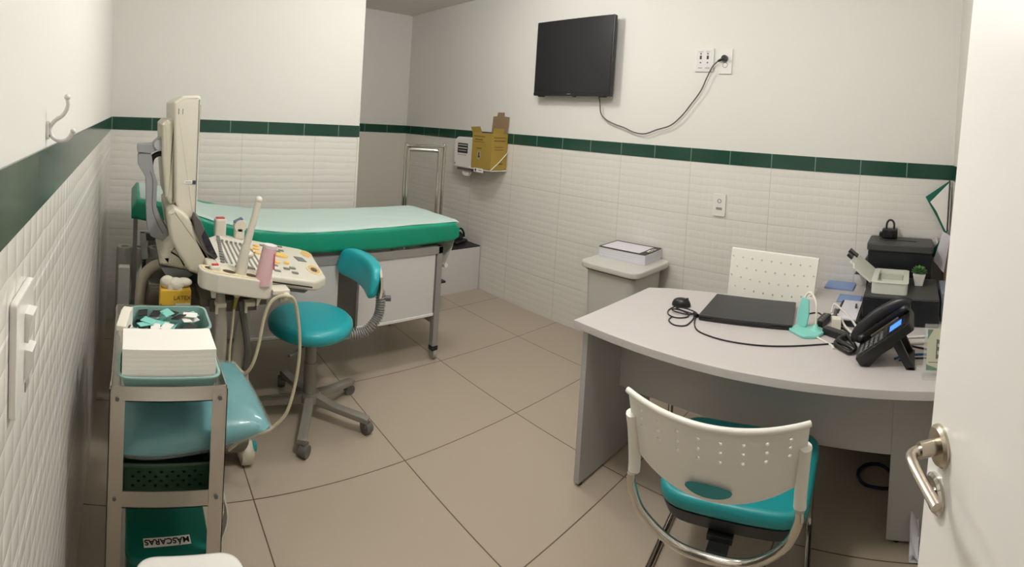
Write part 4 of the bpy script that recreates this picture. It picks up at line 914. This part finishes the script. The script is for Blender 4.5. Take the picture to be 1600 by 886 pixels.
part('base', G().prism(rpoly([(1.985, .975), (1.925, .90), (1.945, .85), (1.99, .832), (2.035, .845), (2.05, .90), (2.03, .95)], .025, 6), Z, Z+.012, .005, seg=3).lathe([(0, 0), (.03, 0), (.012, .010), (.007, .022), (0, .024)], (2.0, .868, Z+.01)), mint_bright, t)
part('paddle', G(T(2.02, .925, Z+.012) @ RZ(62) @ RX(8)).prism(rpoly([(-.022, 0), (.026, 0), (.028, .05), (.020, .105), (-.016, .105), (-.026, .05)], .014, 6), -.004, .004, .002, M=XZ), mint_bright, t)
part('stem', G().tube([(2.0, .868, Z+.03), (2.0, .868, Z+.085), (2.01, .876, Z+.118), (2.035, .90, Z+.138), (2.045, .918, Z+.128), (2.045, .926, Z+.11)], .0042), white_pl, t)
cable('short white cable from the mint stand to the adapters', [(1.95, .85, cz+.001), (1.925, .82, cz), (1.90, .79, cz), (1.87, .775, cz)], .004, cable_white)
t = thing('usb_hub', 'small black USB hub with ports lying behind the mint stand', 'hub', (2.11, .855, Z))
part('hub_body', G(T(2.105, .858, Z) @ RZ(-8)).box(-.055, .055, -.016, .016, 0, .028, .004), black, t)
for k in range(4): part('port', G(T(2.105, .858, Z) @ RZ(-8)).box(-.042+k*.024, -.028+k*.024, -.005, .003, .0275, .0288), key_gray, t)
t = thing('plug_adapter', 'white plug adapter standing beside the black USB hub', 'adapter', (2.07, .80, Z))
part('adapter_body', G(T(2.075, .80, Z) @ RZ(10)).box(-.022, .022, -.018, .018, 0, .042, .004), white_pl, t)
part('usb_plug', G(T(2.13, .815, Z+.028) @ RZ(-5) @ RY(-60)).box(-.02, .03, -.006, .006, -.008, .008, .002), black, t)
solo('black_adapter', G(T(1.985, .785, Z) @ RZ(-118)).box(-.055, .05, -.018, .018, 0, .026, .006), black, 'long black power adapter between the mint stand and the telephone', 'adapter', (1.985, .785, Z))
solo('cable', G().tube([(1.95, .765, Z+.012), (1.90, .775, Z+.01), (1.86, .745, Z+.012), (1.84, .715, Z+.01), (1.87, .70, Z+.015), (1.93, .725, Z+.018), (1.955, .745, Z+.02), (1.90, .765, Z+.024), (1.86, .725, Z+.024), (1.845, .70, Z+.018)], .008, n=10), black,
     'thick black looped cable at the foot of the telephone', 'cable', (1.9, .74, Z))
cable('white cable running from the adapter behind the telephone', [(2.23, .845, Z+.006), (2.26, .84, Z+.035), (2.21, .81, Z+.04), (2.12, .75, Z+.03), (2.02, .69, Z+.008), (1.97, .62, Z+.005), (2.03, .54, Z+.005), (2.06, .44, Z+.006)], .0045, cable_white)
cable('second white cable drooping past the paper tray towards the telephone', [(2.20, .86, Z+.005), (2.13, .80, Z+.034), (2.05, .76, Z+.02), (1.99, .70, Z+.006), (1.93, .60, Z+.006), (1.98, .50, Z+.006), (2.0, .43, Z+.008)], .0045, cable_white)
cable('black cable lying behind the telephone towards the door', [(2.10, .80, cz), (2.02, .72, cz), (1.99, .66, cz), (2.0, .58, cz), (1.96, .50, cz), (1.93, .42, cz)], .0035, black)
cable('blue network cable coming out from under the telephone', [(1.84, .56, cz), (1.87, .53, cz), (1.89, .48, cz), (1.895, .42, cz), (1.90, .37, cz)], .0042, cable_blue)
cable('black cable running beside the blue network cable', [(1.83, .545, cz), (1.85, .51, cz), (1.862, .46, cz), (1.86, .40, cz)], .003, black)
cable('black cable between laptop and USB hub', [(2.15, .965, cz+.002), (2.20, .93, cz), (2.22, .90, cz), (2.19, .875, cz), (2.165, .865, Z+.012)], .003, black)
# telephone
t = thing('telephone', 'black desk telephone with handset and blue lit display, tilted on its stand', 'telephone', (1.85, .6, Z))
pa = math.atan2(.765-.64, .695-.535)            # slope of the face
FMt = T(0, .690, .628) @ Matrix.Rotation(0, 4, 'X')
ct, st = math.cos(pa), math.sin(pa)
# local: X right (to the far side), Y up along the face, Z out of the face
TMx = Matrix(((1, 0, 0, 1.752), (0, -ct, st, .688), (0, st, ct, .645), (0, 0, 0, 1)))
part('housing', G(TMx).prism(rpoly([(0, 0), (.175, 0), (.175, .215), (.0, .215)], .01), -.030, 0, .005), black, t)
part('keypad_area', G(TMx).box(.008, .098, .012, .20, 0, .002, .001), mat('phone_face', (34, 34, 36), .4), t)
for r_ in range(5):
    for c_ in range(4): part('key', G(TMx).box(.014+c_*.019, .027+c_*.019, .018+r_*.020, .030+r_*.020, .001, .005, .0015), mat('phone_key', (104, 104, 106), .5), t)
dp = part('display_frame', G(TMx).box(.010, .094, .128, .198, .001, .006, .002), black, t)
part('display', G(TMx).box(.018, .068, .140, .186, .0055, .0068), lcd, dp, label='blue lit display')
part('bright_trim', G(TMx).box(.096, .102, .06, .175, .001, .012, .001), satin, t)
part('handset', G(TMx).tube([(.138, .002, .012), (.138, .010, .026), (.138, .04, .036), (.138, .11, .044), (.138, .18, .038), (.138, .212, .026), (.138, .222, .012)], .024, n=16, flat=.72).ball((.138, .020, .014), .028, .026, .018).ball((.138, .200, .014), .028, .026, .018).box(.118, .158, .02, .20, .0, .028, .006), black, t)
part('stand', G().prism([(.665, .620), (.640, .620), (.600, .665), (.565, .690), (.520, .620), (.492, .620), (.545, .715), (.560, .73), (.64, .672)], 1.765, 1.785, .002, M=YZ).prism([(.665, .620), (.640, .620), (.600, .665), (.565, .690), (.520, .620), (.492, .620), (.545, .715), (.560, .73), (.64, .672)], 1.895, 1.915, .002, M=YZ)
     .box(1.765, 1.915, .492, .515, .62, .630, .002), black, t)
# printers
t = thing('printer', 'black printer with a dark gray top carrying the pot plant and white tray box', 'printer', (2.32, .56, Z))
part('body', G().prism(rpoly([(2.165, .395), (2.505, .395), (2.505, .712), (2.165, .712)], .012), Z, .722, .004), navy, t)
part('top_cover', G().prism(rpoly([(2.170, .398), (2.505, .398), (2.505, .709), (2.170, .709)], .012), .722, .732, .003), char, t)
part('side_wing', G().prism(rpoly([(2.20, .625), (2.36, .625), (2.40, .735), (2.24, .735)], .012), .712, .745, .004, M=YZ @ Matrix(((0, 1, 0, 0), (1, 0, 0, 0), (0, 0, 1, 0), (0, 0, 0, 1)))), navy, t)
part('round_button', G().cyl((2.26, .741, .655), (2.26, .748, .655), .012, b=.002), char, t)
part('round_button', G().cyl((2.167, .53, .662), (2.160, .53, .662), .010, b=.002), char, t)
t = thing('printer', 'taller black printer with a closed flat gray lid standing against the wall', 'printer', (2.62, .56, Z))
part('body', G().prism(rpoly([(2.515, .425), (2.735, .425), (2.735, .730), (2.515, .730)], .01), Z, .848, .004), navy, t)
part('lid', G().prism(rpoly([(2.505, .418), (2.738, .418), (2.738, .736), (2.505, .736)], .018), .848, .882, .006, seg=3), char, t)
part('lid_groove', G().tube([(2.60, .66, .8825), (2.62, .58, .8830), (2.62, .50, .8825)], .003), black, t)
part('side_support', G().prism([(.730, .70), (.80, .70), (.735, .80), (.730, .80)], 2.62, 2.72, .003, M=YZ), char, t)
t = thing('tray_box', 'pale gray plastic box with its lid hinged open on the black printer', 'box', (2.31, .61, .732))
part('box_body', tub(2.205, 2.445, .530, .682, .733, .778, 0, .022, None, r=.02, taper=.0), mat('tray_gray', (214, 216, 204), .42), t)
part('inner_ledge', G().box(2.36, 2.42, .555, .655, .745, .765, .003), mat('tray_gray2', (186, 188, 174), .5), t)
part('open_lid', G(T(2.325, .684, .776) @ RX(36)).prism(rpoly([(-.118, 0), (.118, 0), (.118, .095), (.07, .10), (.07, .118), (-.075, .118), (-.075, .10), (-.118, .095)], .008), -.004, .004, .002), mat('tray_gray', (214, 216, 204), .42), t)
part('black_latch', G(T(2.325, .684, .776) @ RX(36)).box(-.03, .01, .118, .146, -.004, .008, .003), black, t)
part('black_latch', G(T(2.325, .684, .776) @ RX(36)).box(.035, .09, .102, .150, -.004, .010, .004), black, t)
t = thing('potted_succulent', 'tiny green succulent in a square white pot on the black printer', 'plant', (2.385, .482, .732))
part('pot', G().prism(rpoly([(2.366, .464), (2.404, .464), (2.404, .500), (2.366, .500)], .006), .733, .785, .002, top=rpoly([(2.355, .453), (2.415, .453), (2.415, .511), (2.355, .511)], .008)), white_gl, t)
g = G(); rl_ = random.Random(5)
for k in range(30):
    a_ = k*2.4; tl_ = .012+.020*(k/30); z_ = .786+.016*(1-k/30)
    g.ball((0, 0, 0), .018, .008, .0035, n=10, M=T(2.385, .482, z_) @ Matrix.Rotation(a_, 4, 'Z') @ T(tl_*.75, 0, .004) @ RY(-42+38*k/30))
part('leaves', g, leaf_m, t)
part('soil', G().box(2.358, 2.412, .456, .508, .778, .783), mat('soil', (56, 44, 34), .9), t)
t = thing('desk_camera', 'small black camera-shaped device with a strap loop on top of the gray printer lid', 'camera', (2.67, .635, .882))
part('camera_body', G().box(2.65, 2.71, .598, .676, .884, .932, .008, 3).cyl((2.65, .635, .908), (2.635, .635, .908), .018, b=.003).box(2.655, 2.70, .676, .69, .89, .912, .003), black, t)
part('strap_loop', G().tube([(2.68, .656, .925), (2.68, .655, .955), (2.68, .645, .972), (2.68, .628, .972), (2.68, .618, .955), (2.68, .618, .925)], .0055, flat=2.2, n=10), black_sat, t)
# paper tray, blue folders, pens
t = thing('paper_tray', 'black paper tray with white sheets at the foot of the printer', 'tray', (2.23, .76, Z))
part('tray', tub(2.105, 2.36, .722, .815, Z+.001, Z+.022, 0, .003, None, r=.008, taper=.002), black_sat, t)
solo('paper_sheets', G().box(2.112, 2.354, .728, .806, Z+.006, Z+.030, .001), lilac_paper, 'white sheets of paper lying in the black tray beside the printer', 'paper', (2.23, .76, Z+.006))
solo('blue_folder', G().box(2.405, 2.52, .745, .852, Z+.0005, Z+.006, .001), blue_pl, 'blue folder on the desk just behind the black paper tray', 'folder', (2.46, .8, Z))
solo('blue_folder', G().box(2.60, 2.735, .80, .945, Z+.0005, Z+.008, .001), blue_pl, 'blue folder on the desk corner next to the tiled wall', 'folder', (2.66, .87, Z))
# acrylic card stand
t = thing('sign_holder', 'clear acrylic card stand with a green and cream printed card at the desk edge', 'sign', (1.73, .41, Z))
part('holder', G().box(1.720, 1.7225, .345, .468, Z+.008, Z+.165).box(1.727, 1.7295, .345, .468, Z+.008, Z+.165).box(1.700, 1.750, .345, .470, Z, Z+.004, .001), clear, t)
cdp = part('card', G().box(1.7235, 1.726, .345, .458, Z+.022, Z+.150), mat('card_cream', (214, 212, 180), .6), t)
for q in ([(.458, Z+.15), (.458, Z+.118), (.440, Z+.15)], [(.458, Z+.022), (.458, Z+.040), (.405, Z+.022)]): part('green_corner', G().prism(q, 1.7228, 1.7235, M=YZ), mat('card_green', (56, 124, 82), .6), cdp)
part('lettering', G().box(1.7228, 1.7234, .425, .429, Z+.058, Z+.12).box(1.7228, 1.7234, .42, .426, Z+.06, Z+.072).box(1.7228, 1.7234, .42, .426, Z+.084, Z+.096).box(1.7228, 1.7234, .42, .426, Z+.106, Z+.118).box(1.7228, 1.7234, .38, .452, Z+.046, Z+.048), ink, cdp)
# wall corner: green envelope and papers
t = thing('hanging_folder', 'torn green and white folder hanging in the right wall corner', 'folder', (2.72, .40, 1.0))
part('green_cover', G().prism([(.350, 1.186), (.466, 1.100), (.401, .997), (.362, .926), (.376, .883), (.420, .822), (.414, .792), (.372, .800), (.350, .86), (.344, .934), (.336, 1.132)], 2.7105, 2.7125, M=YZ), mat('folder_green', (14, 100, 80), .5), t)
part('white_sheet', G().prism([(.348, 1.178), (.440, 1.075), (.405, 1.03), (.382, .985), (.352, .93), (.335, .94), (.334, 1.13)], 2.7060, 2.7100, M=YZ), paper, t)
part('hanger', G().tube([(2.748, .345, 1.18), (2.70, .345, 1.178), (2.70, .345, 1.06), (2.705, .345, .93)], .004), char, t)
solo('leaning_paper', G().prism([(.372, .945), (.318, .915), (.352, .735), (.412, .80)], 2.598, 2.601, M=YZ @ T(0, 0, 0)).box(2.598, 2.742, .395, .40, .884, .892), lilac_paper, 'cool white sheet leaning behind the tall printer near the corner', 'paper', (2.6, .36, .8))
solo('brown_board', G().prism([(.338, .90), (.333, .64), (.350, .625), (.36, .72)], 2.50, 2.72, .001, M=YZ), brown, 'brown board leaning in the corner between printer and near wall', 'board', (2.6, .34, .63))
solo('document_box', G().box(2.25, 2.48, .335, .385, Z+.001, Z+.115, .003), mat('box_gray_blue', (126, 134, 146), .5), 'gray blue document box squeezed between printer and near wall', 'box', (2.36, .36, Z))
cable('dark blue cable loop lying on the floor under the desk', [(2.14, .54, .006), (2.20, .545, .006), (2.26, .60, .006), (2.25, .66, .006), (2.19, .69, .006), (2.13, .66, .006), (2.115, .60, .006), (2.12, .54, .006)], .006, mat('cable_navy', (24, 36, 66), .5))
solo('paper_bag', G().surf(lambda u, v: (1.775+.09*u, .475-.03*v, .02+.10*u*(1-.2*v)+.008*math.sin(9*u+5*v)), 10, 8, .003).surf(lambda u, v: (1.775+.09*u, .475-.09*v, .004), 4, 4, .003), lilac_paper, 'crumpled white plastic bag on the floor beneath the desk by the door', 'bag', (1.8, .45, .0))
